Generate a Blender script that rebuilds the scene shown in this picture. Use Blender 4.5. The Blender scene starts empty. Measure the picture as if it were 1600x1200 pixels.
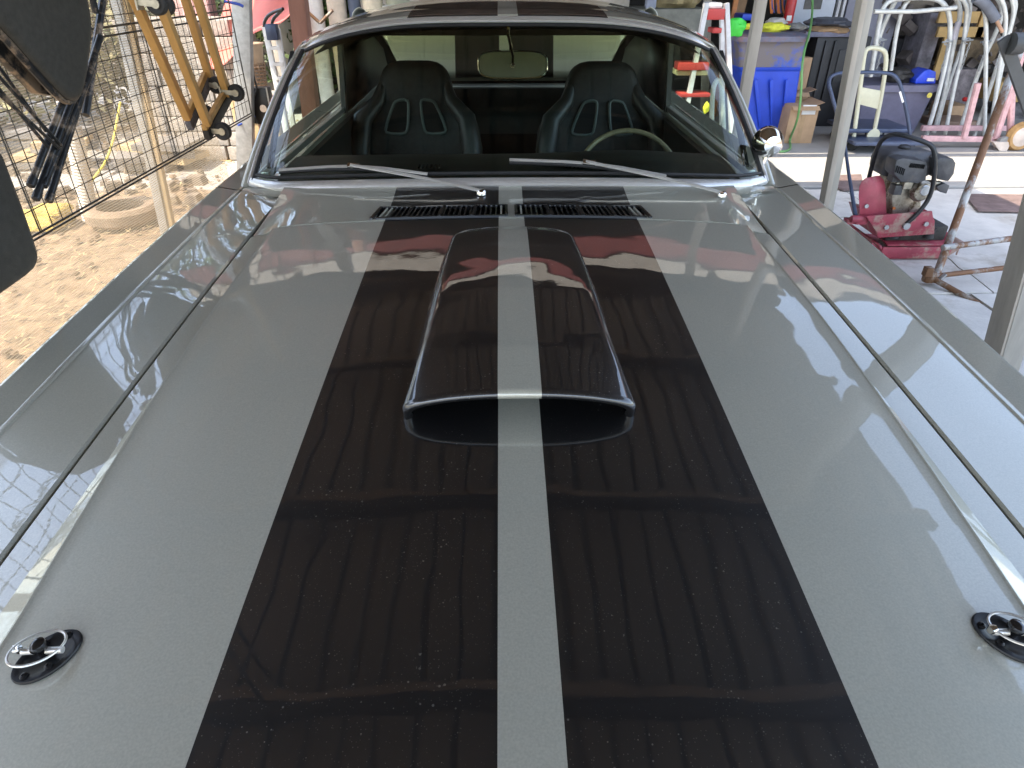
import bpy, bmesh, math, random
from mathutils import Vector, Matrix
from mathutils.noise import noise as vnoise
random.seed(7)
R = math.radians
S = bpy.context.scene
COL = S.collection

# ------------------------------------------------------------------ camera, sky, sun, exposure
CAM = Vector((-0.023, 0.0, 1.4555))
PITCH, YAW, FPX = R(32.524), R(0.902), 1007.4
cd = bpy.data.cameras.new('camera'); cam = bpy.data.objects.new('camera', cd); COL.objects.link(cam)
cam.location = CAM
cam.rotation_euler = (math.pi/2 - PITCH, 0, -YAW)
cd.sensor_width = 36.0; cd.lens = 36.0*FPX/1600.0
cd.clip_start = 0.02; cd.clip_end = 400
cd.dof.use_dof = False
S.camera = cam

SUN_EL = R(58); SUN_AZ = R(238)      # direction the light comes from, clockwise from +y
w = bpy.data.worlds.new('World'); S.world = w; w.use_nodes = True
nt = w.node_tree
sky = nt.nodes.new('ShaderNodeTexSky'); sky.sky_type = 'NISHITA'; sky.sun_disc = False
sky.sun_elevation = SUN_EL; sky.sun_rotation = SUN_AZ; sky.air_density = 1.0; sky.dust_density = 1.5
hs = nt.nodes.new('ShaderNodeHueSaturation'); hs.inputs['Saturation'].default_value = 0.78
nt.links.new(sky.outputs[0], hs.inputs['Color']); nt.links.new(hs.outputs[0], nt.nodes['Background'].inputs[0])
nt.nodes['Background'].inputs[1].default_value = 0.15
sd = bpy.data.lights.new('sun', 'SUN'); sun = bpy.data.objects.new('sun', sd); COL.objects.link(sun)
sd.energy = 2.0; sd.angle = R(0.5); sd.color = (1.0, 0.88, 0.70)
sdir = Vector((math.sin(SUN_AZ)*math.cos(SUN_EL), math.cos(SUN_AZ)*math.cos(SUN_EL), math.sin(SUN_EL)))
sun.rotation_euler = sdir.to_track_quat('Z', 'Y').to_euler()
S.view_settings.view_transform = 'Standard'; S.view_settings.look = 'None'
S.view_settings.exposure = 2.4; S.view_settings.gamma = 1.0; S.view_settings.use_curve_mapping = False
try:
    S.cycles.max_bounces = 10; S.cycles.transparent_max_bounces = 24; S.cycles.caustics_reflective = False
    S.cycles.sample_clamp_indirect = 6
except Exception: pass

# sight lines of the photograph, used only to measure where things stand: A(px, py, axis, value)
_F = Vector((math.sin(YAW)*math.cos(PITCH), math.cos(YAW)*math.cos(PITCH), -math.sin(PITCH)))
_R = Vector((math.cos(YAW), -math.sin(YAW), 0)); _U = _R.cross(_F)
def A(px, py, ax, v):
    d = _F + _R*((px-800)/FPX) - _U*((py-600)/FPX)
    return CAM + d*((v - CAM[ax])/d[ax])
def AY(px, py, y): return A(px, py, 1, y)
def AX(px, py, x): return A(px, py, 0, x)
def AZ(px, py, z=0.0): return A(px, py, 2, z)

# ------------------------------------------------------------------ materials
MATS = {}
def mat(name, col, rough=0.5, metal=0.0, var=0.12, scale=12.0, bump=0.0, bscale=None, coat=0.0, col2=None, thr=None, spec=None, trans=0.0, stretch=None, sub=None):
    """procedural material: base colour broken up by noise; optional second colour in blotches (rust, dirt)"""
    if name in MATS: return MATS[name]
    m = bpy.data.materials.new(name); m.use_nodes = True; n = m.node_tree.nodes; l = m.node_tree.links
    b = n['Principled BSDF']
    tc = n.new('ShaderNodeTexCoord'); mp = n.new('ShaderNodeMapping'); l.new(tc.outputs['Object'], mp.inputs[0])
    if stretch: mp.inputs['Scale'].default_value = stretch
    nz = n.new('ShaderNodeTexNoise'); nz.inputs['Scale'].default_value = scale; nz.inputs['Detail'].default_value = 6; nz.inputs['Roughness'].default_value = 0.65
    l.new(mp.outputs[0], nz.inputs['Vector'])
    cr = n.new('ShaderNodeValToRGB'); l.new(nz.outputs['Fac'], cr.inputs[0])
    lo = [max(0, c*(1-var*2)) for c in col]; hi = [min(1, c*(1+var*2)) for c in col]
    cr.color_ramp.elements[0].position = 0.25; cr.color_ramp.elements[0].color = (*lo, 1)
    cr.color_ramp.elements[1].position = 0.75; cr.color_ramp.elements[1].color = (*hi, 1)
    out = cr.outputs[0]
    if col2:
        n2 = n.new('ShaderNodeTexNoise'); n2.inputs['Scale'].default_value = scale*0.45; n2.inputs['Detail'].default_value = 8; n2.inputs['Roughness'].default_value = 0.7
        l.new(mp.outputs[0], n2.inputs['Vector'])
        r2 = n.new('ShaderNodeValToRGB'); t = thr if thr is not None else 0.55
        r2.color_ramp.elements[0].position = t-0.04; r2.color_ramp.elements[1].position = t+0.06
        l.new(n2.outputs['Fac'], r2.inputs[0])
        mx = n.new('ShaderNodeMixRGB'); l.new(r2.outputs[0], mx.inputs[0]); l.new(out, mx.inputs[1]); mx.inputs[2].default_value = (*col2, 1)
        out = mx.outputs[0]
    l.new(out, b.inputs['Base Color'])
    b.inputs['Roughness'].default_value = rough; b.inputs['Metallic'].default_value = metal
    if coat: b.inputs['Coat Weight'].default_value = coat; b.inputs['Coat Roughness'].default_value = 0.03
    if spec is not None: b.inputs['Specular IOR Level'].default_value = spec
    if trans: b.inputs['Transmission Weight'].default_value = trans
    if bump:
        nb = n.new('ShaderNodeTexNoise'); nb.inputs['Scale'].default_value = bscale or scale*4; nb.inputs['Detail'].default_value = 4
        l.new(mp.outputs[0], nb.inputs['Vector'])
        bp = n.new('ShaderNodeBump'); bp.inputs['Strength'].default_value = 1.0; bp.inputs['Distance'].default_value = bump
        l.new(nb.outputs['Fac'], bp.inputs['Height']); l.new(bp.outputs[0], b.inputs['Normal'])
    MATS[name] = m
    return m

def paint_material(name, stripes='full', wav=0.0018):
    """metallic grey car paint; glossy black band with a thin grey centre line, by distance from the car's centre plane"""
    m = bpy.data.materials.new(name); m.use_nodes = True; n = m.node_tree.nodes; l = m.node_tree.links
    b = n['Principled BSDF']; tc = n.new('ShaderNodeTexCoord')
    # flake
    vo = n.new('ShaderNodeTexVoronoi'); vo.inputs['Scale'].default_value = 1500; l.new(tc.outputs['Object'], vo.inputs['Vector'])
    fl = n.new('ShaderNodeTexNoise'); fl.inputs['Scale'].default_value = 420; fl.inputs['Detail'].default_value = 3; l.new(tc.outputs['Object'], fl.inputs['Vector'])
    fr = n.new('ShaderNodeValToRGB'); l.new(fl.outputs['Fac'], fr.inputs[0])
    fr.color_ramp.elements[0].position = 0.3; fr.color_ramp.elements[0].color = (0.47, 0.462, 0.385, 1)
    fr.color_ramp.elements[1].position = 0.7; fr.color_ramp.elements[1].color = (0.56, 0.55, 0.46, 1)
    col = fr.outputs[0]; metal = 0.30
    def math_(op, a, bb=None):
        k = n.new('ShaderNodeMath'); k.operation = op
        for i, v in enumerate((a, bb)):
            if v is None: continue
            if isinstance(v, (int, float)): k.inputs[i].default_value = v
            else: l.new(v, k.inputs[i])
        return k.outputs[0]
    mask = None
    if stripes:
        sp = n.new('ShaderNodeSeparateXYZ'); l.new(tc.outputs['Object'], sp.inputs[0])
        ax = math_('ABSOLUTE', sp.outputs[0])
        inner = math_('GREATER_THAN', ax, 0.0312)
        if stripes == 'full':
            mask = math_('MULTIPLY', inner, math_('LESS_THAN', ax, 0.310))
        else: mask = inner
        # fine dust specks on the black
        du = n.new('ShaderNodeTexVoronoi'); du.inputs['Scale'].default_value = 95; du.inputs['Randomness'].default_value = 1; l.new(tc.outputs['Object'], du.inputs['Vector'])
        dn = n.new('ShaderNodeTexNoise'); dn.inputs['Scale'].default_value = 14; l.new(tc.outputs['Object'], dn.inputs['Vector'])
        thr = math_('MULTIPLY', math_('POWER', dn.outputs['Fac'], 2.0), 0.28)
        spk = math_('LESS_THAN', du.outputs['Distance'], thr)
        d2 = n.new('ShaderNodeTexVoronoi'); d2.inputs['Scale'].default_value = 260; l.new(tc.outputs['Object'], d2.inputs['Vector'])
        spk = math_('MAXIMUM', spk, math_('MULTIPLY', math_('LESS_THAN', d2.outputs['Distance'], math_('MULTIPLY', dn.outputs['Fac'], 0.26)), 0.55))
        blk = n.new('ShaderNodeMixRGB'); blk.inputs[1].default_value = (0.006, 0.006, 0.0065, 1); blk.inputs[2].default_value = (0.11, 0.105, 0.095, 1); l.new(spk, blk.inputs[0])
        mx = n.new('ShaderNodeMixRGB'); l.new(mask, mx.inputs[0]); l.new(col, mx.inputs[1]); l.new(blk.outputs[0], mx.inputs[2]); col = mx.outputs[0]
        l.new(math_('MULTIPLY', math_('SUBTRACT', 1.0, mask), metal), b.inputs['Metallic'])
    else: b.inputs['Metallic'].default_value = metal
    l.new(col, b.inputs['Base Color'])
    b.inputs['Roughness'].default_value = 0.42
    b.inputs['Coat Weight'].default_value = 1.0; b.inputs['Coat Roughness'].default_value = 0.012; b.inputs['Coat IOR'].default_value = 1.75
    # slow panel waviness and orange peel in the clear coat
    w1 = n.new('ShaderNodeTexNoise'); w1.inputs['Scale'].default_value = 5.5; w1.inputs['Detail'].default_value = 1.5; l.new(tc.outputs['Object'], w1.inputs['Vector'])
    w2 = n.new('ShaderNodeTexNoise'); w2.inputs['Scale'].default_value = 160; w2.inputs['Detail'].default_value = 1; l.new(tc.outputs['Object'], w2.inputs['Vector'])
    h = math_('ADD', math_('MULTIPLY', w1.outputs['Fac'], wav), math_('MULTIPLY', w2.outputs['Fac'], 0.000012))
    bp = n.new('ShaderNodeBump'); bp.inputs['Strength'].default_value = 1.0; bp.inputs['Distance'].default_value = 1.0
    l.new(h, bp.inputs['Height']); l.new(bp.outputs[0], b.inputs['Coat Normal'])
    return m

def glass_material(name, tint, band=None, refl=1.0):
    m = bpy.data.materials.new(name); m.use_nodes = True; n = m.node_tree.nodes; l = m.node_tree.links
    n.remove(n['Principled BSDF']); out = n['Material Output']
    tr = n.new('ShaderNodeBsdfTransparent'); tr.inputs[0].default_value = (*tint, 1)
    gl = n.new('ShaderNodeBsdfGlossy'); gl.inputs['Roughness'].default_value = 0.004
    if band:    # darker tint band printed along the top of the glass
        tc = n.new('ShaderNodeTexCoord'); sp = n.new('ShaderNodeSeparateXYZ'); l.new(tc.outputs['Object'], sp.inputs[0])
        mr = n.new('ShaderNodeMapRange'); mr.inputs[1].default_value = 1.17; mr.inputs[2].default_value = 1.29; l.new(sp.outputs[2], mr.inputs[0])
        mx = n.new('ShaderNodeMixRGB'); l.new(mr.outputs[0], mx.inputs[0]); mx.inputs[1].default_value = (*tint, 1); mx.inputs[2].default_value = (*band, 1)
        l.new(mx.outputs[0], tr.inputs[0])
    fz = n.new('ShaderNodeFresnel'); fz.inputs['IOR'].default_value = 1.5
    k = n.new('ShaderNodeMath'); k.operation = 'MULTIPLY'; k.inputs[1].default_value = 1.5*refl; k.use_clamp = True; l.new(fz.outputs[0], k.inputs[0])
    mi = n.new('ShaderNodeMixShader'); l.new(k.outputs[0], mi.inputs[0]); l.new(tr.outputs[0], mi.inputs[1]); l.new(gl.outputs[0], mi.inputs[2])
    l.new(mi.outputs[0], out.inputs[0])
    return m

def shade_cloth_material():
    """knitted shade cloth: beige threads with open slots between them"""
    m = bpy.data.materials.new('shade_cloth'); m.use_nodes = True; n = m.node_tree.nodes; l = m.node_tree.links
    n.remove(n['Principled BSDF']); out = n['Material Output']
    tc = n.new('ShaderNodeTexCoord'); mp = n.new('ShaderNodeMapping'); l.new(tc.outputs['Object'], mp.inputs[0])
    wv = n.new('ShaderNodeTexWave'); wv.bands_direction = 'Z'; wv.inputs['Scale'].default_value = 34; wv.inputs['Distortion'].default_value = 0.6; wv.inputs['Detail'].default_value = 1
    l.new(mp.outputs[0], wv.inputs['Vector'])
    nz = n.new('ShaderNodeTexNoise'); nz.inputs['Scale'].default_value = 3; l.new(mp.outputs[0], nz.inputs['Vector'])
    mr = n.new('ShaderNodeMapRange'); mr.inputs[3].default_value = 0.26; mr.inputs[4].default_value = 0.60; l.new(wv.outputs['Fac'], mr.inputs[0])
    di = n.new('ShaderNodeBsdfDiffuse'); di.inputs[0].default_value = (0.50, 0.43, 0.33, 1)
    tl = n.new('ShaderNodeBsdfTranslucent'); tl.inputs[0].default_value = (0.50, 0.42, 0.31, 1)
    a = n.new('ShaderNodeMixShader'); a.inputs[0].default_value = 0.5; l.new(di.outputs[0], a.inputs[1]); l.new(tl.outputs[0], a.inputs[2])
    tr = n.new('ShaderNodeBsdfTransparent'); tr.inputs[0].default_value = (1, 1, 1, 1)
    mi = n.new('ShaderNodeMixShader'); l.new(mr.outputs[0], mi.inputs[0]); l.new(tr.outputs[0], mi.inputs[1]); l.new(a.outputs[0], mi.inputs[2])
    l.new(mi.outputs[0], out.inputs[0])
    return m

# ------------------------------------------------------------------ mesh building
class MB:
    def __init__(s): s.v = []; s.f = []
    def add(s, vs, fs):
        o = len(s.v); s.v += [Vector(v) for v in vs]; s.f += [tuple(i+o for i in f) for f in fs]; return s
    def box(s, c, d, rot=None, taper=1.0):
        c = Vector(c); hx, hy, hz = d[0]/2, d[1]/2, d[2]/2
        vs = []
        for z, t in ((-hz, 1.0), (hz, taper)):
            for x, y in ((-hx, -hy), (hx, -hy), (hx, hy), (-hx, hy)): vs.append(Vector((x*t, y*t, z)))
        if rot is not None: vs = [rot @ v for v in vs]
        return s.add([c+v for v in vs], [(3,2,1,0),(4,5,6,7),(0,1,5,4),(1,2,6,5),(2,3,7,6),(3,0,4,7)])
    def bar(s, p, q, wd, th, up=(0,0,1)):
        """square bar from p to q, wd across, th along 'up'"""
        p, q = Vector(p), Vector(q); d = (q-p).normalized(); u = Vector(up); u = (u-d*u.dot(d)).normalized(); x = d.cross(u)
        vs = []
        for e in (p, q):
            for a, b in ((-1,-1),(1,-1),(1,1),(-1,1)): vs.append(e+x*a*wd/2+u*b*th/2)
        return s.add(vs, [(0,1,2,3),(7,6,5,4),(0,4,5,1),(1,5,6,2),(2,6,7,3),(3,7,4,0)])
    def path(s, pts, r, n=8, closed=False, flat=None):
        """tube along points; r a number or list; flat=(scale, axis) squashes it"""
        P = [Vector(p) for p in pts]; N = len(P); rs = r if isinstance(r, (list, tuple)) else [r]*N
        prev = None; o = len(s.v)
        for i, p in enumerate(P):
            a = P[(i-1) % N] if (closed or i > 0) else P[i]; b = P[(i+1) % N] if (closed or i < N-1) else P[i]
            t = (b-a).normalized()
            if prev is None:
                u = Vector((0,0,1)) if abs(t.z) < 0.9 else Vector((1,0,0))
            else: u = prev
            u = (u-t*u.dot(t)).normalized(); prev = u; x = t.cross(u)
            for k in range(n):
                an = 2*math.pi*k/n; off = (u*math.sin(an)+x*math.cos(an))*rs[i]
                if flat: axv = Vector(flat[1]).normalized(); off = off - axv*off.dot(axv)*(1-flat[0])
                s.v.append(p+off)
        rings = N if closed else N-1
        for i in range(rings):
            for k in range(n):
                j = (i+1) % N; k2 = (k+1) % n
                s.f.append((o+i*n+k, o+i*n+k2, o+j*n+k2, o+j*n+k))
        if not closed:
            s.f.append(tuple(o+k for k in range(n))[::-1]); s.f.append(tuple(o+(N-1)*n+k for k in range(n)))
        return s
    def grid(s, fn, nu, nv, flip=False):
        vs = [fn(i/nu, j/nv) for j in range(nv+1) for i in range(nu+1)]
        fs = []
        for j in range(nv):
            for i in range(nu):
                a = j*(nu+1)+i; q = (a, a+1, a+nu+2, a+nu+1); fs.append(q[::-1] if flip else q)
        return s.add(vs, fs)
    def lathe(s, prof, c=(0,0,0), axis='Z', n=20, rot=None):
        """prof: (radius, height) pairs"""
        c = Vector(c); vs = []
        for r, h in prof:
            for k in range(n):
                a = 2*math.pi*k/n; v = Vector((r*math.cos(a), r*math.sin(a), h))
                if axis == 'X': v = Vector((v.z, v.x, v.y))
                elif axis == 'Y': v = Vector((v.x, v.z, v.y))
                if rot is not None: v = rot @ v
                vs.append(c+v)
        fs = [(i*n+k, i*n+(k+1) % n, (i+1)*n+(k+1) % n, (i+1)*n+k) for i in range(len(prof)-1) for k in range(n)]
        fs.append(tuple(range(n))[::-1]); fs.append(tuple((len(prof)-1)*n+k for k in range(n)))
        return s.add(vs, fs)
    def prism(s, poly, ext):
        """polygon of 3-D points extruded by vector ext"""
        e = Vector(ext); p = [Vector(q) for q in poly]; n = len(p)
        fs = [tuple(range(n))[::-1], tuple(range(n, 2*n))] + [(i, (i+1) % n, n+(i+1) % n, n+i) for i in range(n)]
        return s.add(p+[q+e for q in p], fs)
    def pad(s, poly, nrm, th, rings=((1.0, 0.0), (0.985, 0.35), (0.94, 0.75), (0.84, 1.0)), both=True):
        """cushion: outline polygon with rounded edge towards nrm (and away)"""
        p = [Vector(q) for q in poly]; n = len(p); c = sum(p, Vector())/n; nr = Vector(nrm).normalized()
        sides = (1, -1) if both else (1,)
        for sg in sides:
            vs = []; 
            for sc, h in rings: vs += [c+(q-c)*sc+nr*(sg*h*th/2) for q in p]
            fs = [(i*n+k, i*n+(k+1) % n, (i+1)*n+(k+1) % n, (i+1)*n+k) for i in range(len(rings)-1) for k in range(n)]
            fs.append(tuple((len(rings)-1)*n+k for k in range(n)))
            s.add(vs, fs)
        return s

def smooth_poly(pts, it=2):
    """Chaikin corner cutting of a closed outline"""
    p = [Vector(q) for q in pts]
    for _ in range(it):
        q = []
        for i in range(len(p)):
            a, b = p[i], p[(i+1) % len(p)]; q += [a*0.75+b*0.25, a*0.25+b*0.75]
        p = q
    return p
def smooth_line(pts, it=2):
    p = [Vector(q) for q in pts]
    for _ in range(it):
        q = [p[0]]
        for i in range(len(p)-1):
            a, b = p[i], p[i+1]; q += [a*0.75+b*0.25, a*0.25+b*0.75]
        q.append(p[-1]); p = q
    return p

def thing(name, label, cat, loc=(0,0,0), group=None):
    o = bpy.data.objects.new(name, None); COL.objects.link(o); o.empty_display_size = 0.1
    o.location = loc; o['label'] = label; o['category'] = cat
    if group: o['group'] = group
    o['_l'] = list(loc)
    return o
def rootloc(o):
    while o is not None:
        if '_l' in o: return Vector(o['_l'])
        o = o.parent
    return Vector((0,0,0))
def obj(name, mb, m, parent=None, smooth=True, bevel=0, label=None, sub=0, solid=0, kind=None, angle=40):
    off = rootloc(parent) if parent is not None else Vector((0,0,0))
    me = bpy.data.meshes.new(name); me.from_pydata([v-off for v in mb.v], [], mb.f)
    bm = bmesh.new(); bm.from_mesh(me); bmesh.ops.recalc_face_normals(bm, faces=bm.faces)
    if bevel:
        bmesh.ops.remove_doubles(bm, verts=bm.verts, dist=1e-5)
        es = [e for e in bm.edges if len(e.link_faces) == 2 and e.calc_face_angle(0) > R(35)]
        bmesh.ops.bevel(bm, geom=es, offset=bevel, segments=2, affect='EDGES', profile=0.6, clamp_overlap=True)
    if smooth:
        for f in bm.faces: f.smooth = True
        for e in bm.edges:
            if len(e.link_faces) == 2 and e.calc_face_angle(0) > R(angle): e.smooth = False
    bm.to_mesh(me); bm.free()
    me.materials.append(m)
    o = bpy.data.objects.new(name, me); COL.objects.link(o)
    if parent is not None: o.parent = parent
    if sub:
        md = o.modifiers.new('sub', 'SUBSURF'); md.levels = sub; md.render_levels = sub
    if solid:
        md = o.modifiers.new('solid', 'SOLIDIFY'); md.thickness = solid; md.offset = 0
    if label: o['label'] = label
    if kind: o['kind'] = kind
    return o
def tag(o, label, cat, group=None):
    o['label'] = label; o['category'] = cat
    if group: o['group'] = group
    return o
def clone(root, loc, rz=0.0, label=None, sc=None, extra=None):
    """copy a thing with its parts and sub-parts"""
    r = root.copy(); COL.objects.link(r); r.location = loc; r.rotation_euler = (0, 0, rz)
    if sc: r.scale = sc
    if extra: r.rotation_euler = extra
    r['_l'] = list(loc)
    if label: r['label'] = label
    for ch in [c for c in bpy.data.objects if c.parent == root]:
        c = ch.copy(); COL.objects.link(c); c.parent = r
        for g in [x for x in bpy.data.objects if x.parent == ch]:
            d = g.copy(); COL.objects.link(d); d.parent = c
    return r

# ------------------------------------------------------------------ palette
M_paint = paint_material('grey_car_paint_with_black_stripes', 'full')
M_scoop = paint_material('gloss_black_paint_with_grey_centre_stripe', 'scoop', 0.0036)
M_grey = paint_material('grey_metallic_car_paint', None)
M_glass = glass_material('tinted_windshield_glass', (0.80, 0.93, 0.85), band=(0.70, 0.75, 0.40), refl=0.62)
M_side = glass_material('side_window_glass', (0.95, 0.98, 0.94), refl=0.12)
M_cloth = shade_cloth_material()
M_chrome = mat('chrome', (0.82, 0.80, 0.76), 0.09, 1.0, 0.03, 20)
M_brush = mat('brushed_stainless_trim', (0.82, 0.80, 0.77), 0.34, 0.7, 0.05, 40, stretch=(1, 6, 6))
M_satin = mat('satin_stainless', (0.82, 0.80, 0.75), 0.30, 0.6, 0.04, 30)
M_rubber = mat('black_rubber', (0.02, 0.02, 0.021), 0.6, 0, 0.2, 30)
M_blkpl = mat('black_plastic', (0.025, 0.025, 0.027), 0.35, 0, 0.2, 25, bump=0.0004, bscale=300)
M_vinyl = mat('black_vinyl', (0.030, 0.031, 0.029), 0.42, 0, 0.2, 18, bump=0.0008, bscale=220)
M_seat = mat('black_seat_cloth', (0.020, 0.020, 0.020), 0.6, 0, 0.3, 40, bump=0.0006, bscale=400)
M_seatring = mat('grey_green_seat_piping', (0.10, 0.12, 0.11), 0.5, 0, 0.1)
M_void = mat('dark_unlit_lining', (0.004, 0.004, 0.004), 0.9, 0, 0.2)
M_pin = mat('satin_black_anodised', (0.010, 0.010, 0.011), 0.32, 0, 0.1, spec=0.35)
M_gloss = mat('gloss_black_metal', (0.008, 0.008, 0.009), 0.25, 0, 0.1, coat=1.0)
M_tyre = mat('tyre_rubber', (0.02, 0.02, 0.02), 0.8, 0, 0.2, 20, bump=0.001)
M_chairpad = mat('black_padded_vinyl', (0.046, 0.044, 0.038), 0.55, 0, 0.18, 60, bump=0.0008, bscale=500, col2=(0.075, 0.07, 0.058), thr=0.72)
M_tube = mat('scuffed_black_tube', (0.03, 0.032, 0.035), 0.35, 0.3, 0.3, 30, col2=(0.33, 0.25, 0.18), thr=0.56)
M_wire = mat('dark_coated_wire', (0.06, 0.056, 0.048), 0.5, 0.2, 0.3, 60)
M_galv = mat('galvanised_steel', (0.42, 0.43, 0.43), 0.45, 0.6, 0.12, 30, bump=0.0004)
M_postbeige = mat('weathered_beige_post_and_sunlit_edge', (0.42, 0.37, 0.31), 0.5, 0.1, 0.12, 14, bump=0.0006, stretch=(1, 1, 0.15))
M_postgrey = mat('weathered_grey_steel_post', (0.40, 0.375, 0.33), 0.5, 0.2, 0.12, 14, bump=0.0006, stretch=(1, 1, 0.15))
M_wood = mat('yellow_varnished_wood', (0.55, 0.31, 0.10), 0.45, 0, 0.14, 18, bump=0.0006, stretch=(1, 1, 0.12))
M_wood2 = mat('raw_pine_wood', (0.50, 0.36, 0.19), 0.7, 0, 0.18, 18, bump=0.001, stretch=(1, 1, 0.12))
M_brownpost = mat('reddish_brown_painted_wood', (0.30, 0.14, 0.10), 0.6, 0, 0.15, 12, bump=0.001, stretch=(1, 1, 0.2))
M_carpet = mat('grey_carpet_pad', (0.15, 0.145, 0.16), 0.95, 0, 0.25, 90, bump=0.002, bscale=300)
M_rust = mat('rusty_scaffold_tube', (0.40, 0.39, 0.37), 0.6, 0.3, 0.2, 22, col2=(0.20, 0.10, 0.05), thr=0.47, bump=0.0008, stretch=(1, 1, 0.5))
M_rust2 = mat('heavily_rusted_tube', (0.30, 0.26, 0.22), 0.75, 0.2, 0.3, 20, col2=(0.15, 0.075, 0.035), thr=0.42, bump=0.001)
M_red = mat('dusty_red_machine_paint', (0.34, 0.05, 0.075), 0.45, 0, 0.16, 14, col2=(0.36, 0.24, 0.19), thr=0.53, bump=0.0005)
M_redside = mat('red_machine_paint', (0.36, 0.06, 0.085), 0.42, 0, 0.15, 9, col2=(0.42, 0.18, 0.17), thr=0.58)
M_eng = mat('dusty_black_engine_plastic', (0.075, 0.075, 0.08), 0.45, 0, 0.2, 20, col2=(0.13, 0.11, 0.09), thr=0.62)
M_alu = mat('dirty_cast_aluminium', (0.42, 0.38, 0.31), 0.45, 0.7, 0.25, 25, col2=(0.10, 0.07, 0.04), thr=0.56, bump=0.001)
M_bluebin = mat('blue_bin_plastic', (0.028, 0.085, 0.62), 0.45, 0, 0.08, 6)
M_fadebin = mat('faded_grey_bin_plastic', (0.16, 0.16, 0.22), 0.6, 0, 0.2, 7, col2=(0.26, 0.15, 0.15), thr=0.56)
M_card = mat('brown_cardboard', (0.48, 0.31, 0.18), 0.85, 0, 0.08, 10)
M_cream = mat('cream_painted_steel', (0.62, 0.60, 0.44), 0.4, 0, 0.06, 12)
M_white = mat('white_painted_tube', (0.66, 0.66, 0.62), 0.4, 0.1, 0.12, 12, col2=(0.40, 0.34, 0.26), thr=0.66)
M_pink = mat('faded_pink_steel', (0.60, 0.36, 0.36), 0.55, 0, 0.15, 15)
M_bluesteel = mat('blue_grey_steel', (0.06, 0.08, 0.14), 0.4, 0.3, 0.15)
M_tote = mat('grey_violet_tote_plastic', (0.15, 0.14, 0.20), 0.5, 0, 0.1, 8, col2=(0.20, 0.18, 0.22), thr=0.6)
M_label = mat('white_paper', (0.75, 0.75, 0.75), 0.7, 0, 0.03)
M_green = mat('bright_green_rubber', (0.06, 0.62, 0.06), 0.5, 0, 0.12)
M_yell = mat('yellow_cloth', (0.80, 0.75, 0.06), 0.8, 0, 0.15, 20)
M_hose = mat('green_hose', (0.16, 0.36, 0.12), 0.45, 0, 0.1)
M_orange = mat('orange_cord', (0.70, 0.22, 0.06), 0.5, 0, 0.1)
M_tarp = mat('red_tarpaulin', (0.62, 0.16, 0.12), 0.55, 0, 0.08, 4, bump=0.004, bscale=12)
M_redwall = mat('barn_red_boards', (0.16, 0.03, 0.02), 0.6, 0, 0.15, 5)
M_bwall = mat('pale_stucco', (0.52, 0.47, 0.40), 0.9, 0, 0.08, 4, bump=0.003)
M_dark = mat('dark_garage_lining', (0.05, 0.045, 0.04), 0.9, 0, 0.4, 3)
M_leaf = mat('leaves', (0.075, 0.115, 0.03), 0.55, 0, 0.5, 2.5)
M_leaf2 = mat('dry_leaves', (0.20, 0.18, 0.07), 0.6, 0, 0.4, 3)
M_bark = mat('bark', (0.13, 0.10, 0.07), 0.9, 0, 0.3, 14, bump=0.006, bscale=30)
M_stone = mat('pale_speckled_masonry', (0.40, 0.36, 0.31), 0.85, 0, 0.2, 30, bump=0.004, bscale=60, col2=(0.34, 0.25, 0.20), thr=0.60)
M_wicker = mat('brown_plastic_crate', (0.30, 0.20, 0.13), 0.6, 0, 0.2)

# ------------------------------------------------------------------ ground
def ground_mat():
    m = mat('dry_straw_dirt', (0.225, 0.160, 0.102), 0.95, 0, 0.30, 9, bump=0.02, bscale=22, col2=(0.17, 0.11, 0.06), thr=0.58)
    return m
g = MB()
def gfn(u, v):
    x = -60+120*u; y = -20+120*v
    return (x, y, -0.03)
g.grid(gfn, 8, 8)
go = obj('ground', g, ground_mat(), smooth=False); go['kind'] = 'structure'
# yard near the car: real unevenness
g = MB()
def yfn(u, v):
    x = -9+7.9*u; y = -1.5+14*v
    return (x, y, -0.012+0.03*vnoise(Vector((x*1.3, y*1.3, 0)))+0.012*vnoise(Vector((x*5, y*5, 3))))
g.grid(yfn, 90, 150)
yo = obj('yard_dirt', g, ground_mat()); yo['kind'] = 'structure'
# loose straw and clods lying on the dirt (uncountable)
st = MB(); random.seed(3)
for i in range(6500):
    x = random.uniform(-5.2, -1.15); y = random.uniform(0.2, 8.0); a = random.uniform(0, math.pi); L = random.uniform(0.02, 0.07); z = 0.012+0.03*vnoise(Vector((x*1.3, y*1.3, 0)))
    d = Vector((math.cos(a), math.sin(a), random.uniform(-.15, .25)))*L/2; s_ = Vector((-math.sin(a), math.cos(a), 0))*0.004
    c = Vector((x, y, z+0.008)); st.add([c-d-s_, c+d-s_, c+d+s_, c-d+s_], [(0,1,2,3)])
so = obj('straw_litter', st, mat('dry_straw', (0.36, 0.28, 0.16), 0.9, 0, 0.3, 8), smooth=False); so['kind'] = 'stuff'; tag(so, 'dry straw and twigs littering the sunlit dirt yard', 'straw')
cl = MB()
for i in range(900):
    x = random.uniform(-5.5, -1.2); y = random.uniform(0.2, 9.0); r = random.uniform(0.008, 0.035)
    cl.lathe([(r*.5, -r*.2), (r, r*.1), (r*.7, r*.5), (r*.2, r*.65)], (x, y, 0.01+0.03*vnoise(Vector((x*1.3, y*1.3, 0)))), n=6)
co = obj('dirt_clods', cl, mat('dark_soil', (0.17, 0.12, 0.08), 0.95, 0, 0.4, 12), smooth=False); co['kind'] = 'stuff'; tag(co, 'small dark clods of soil scattered over the yard', 'soil')

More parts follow.
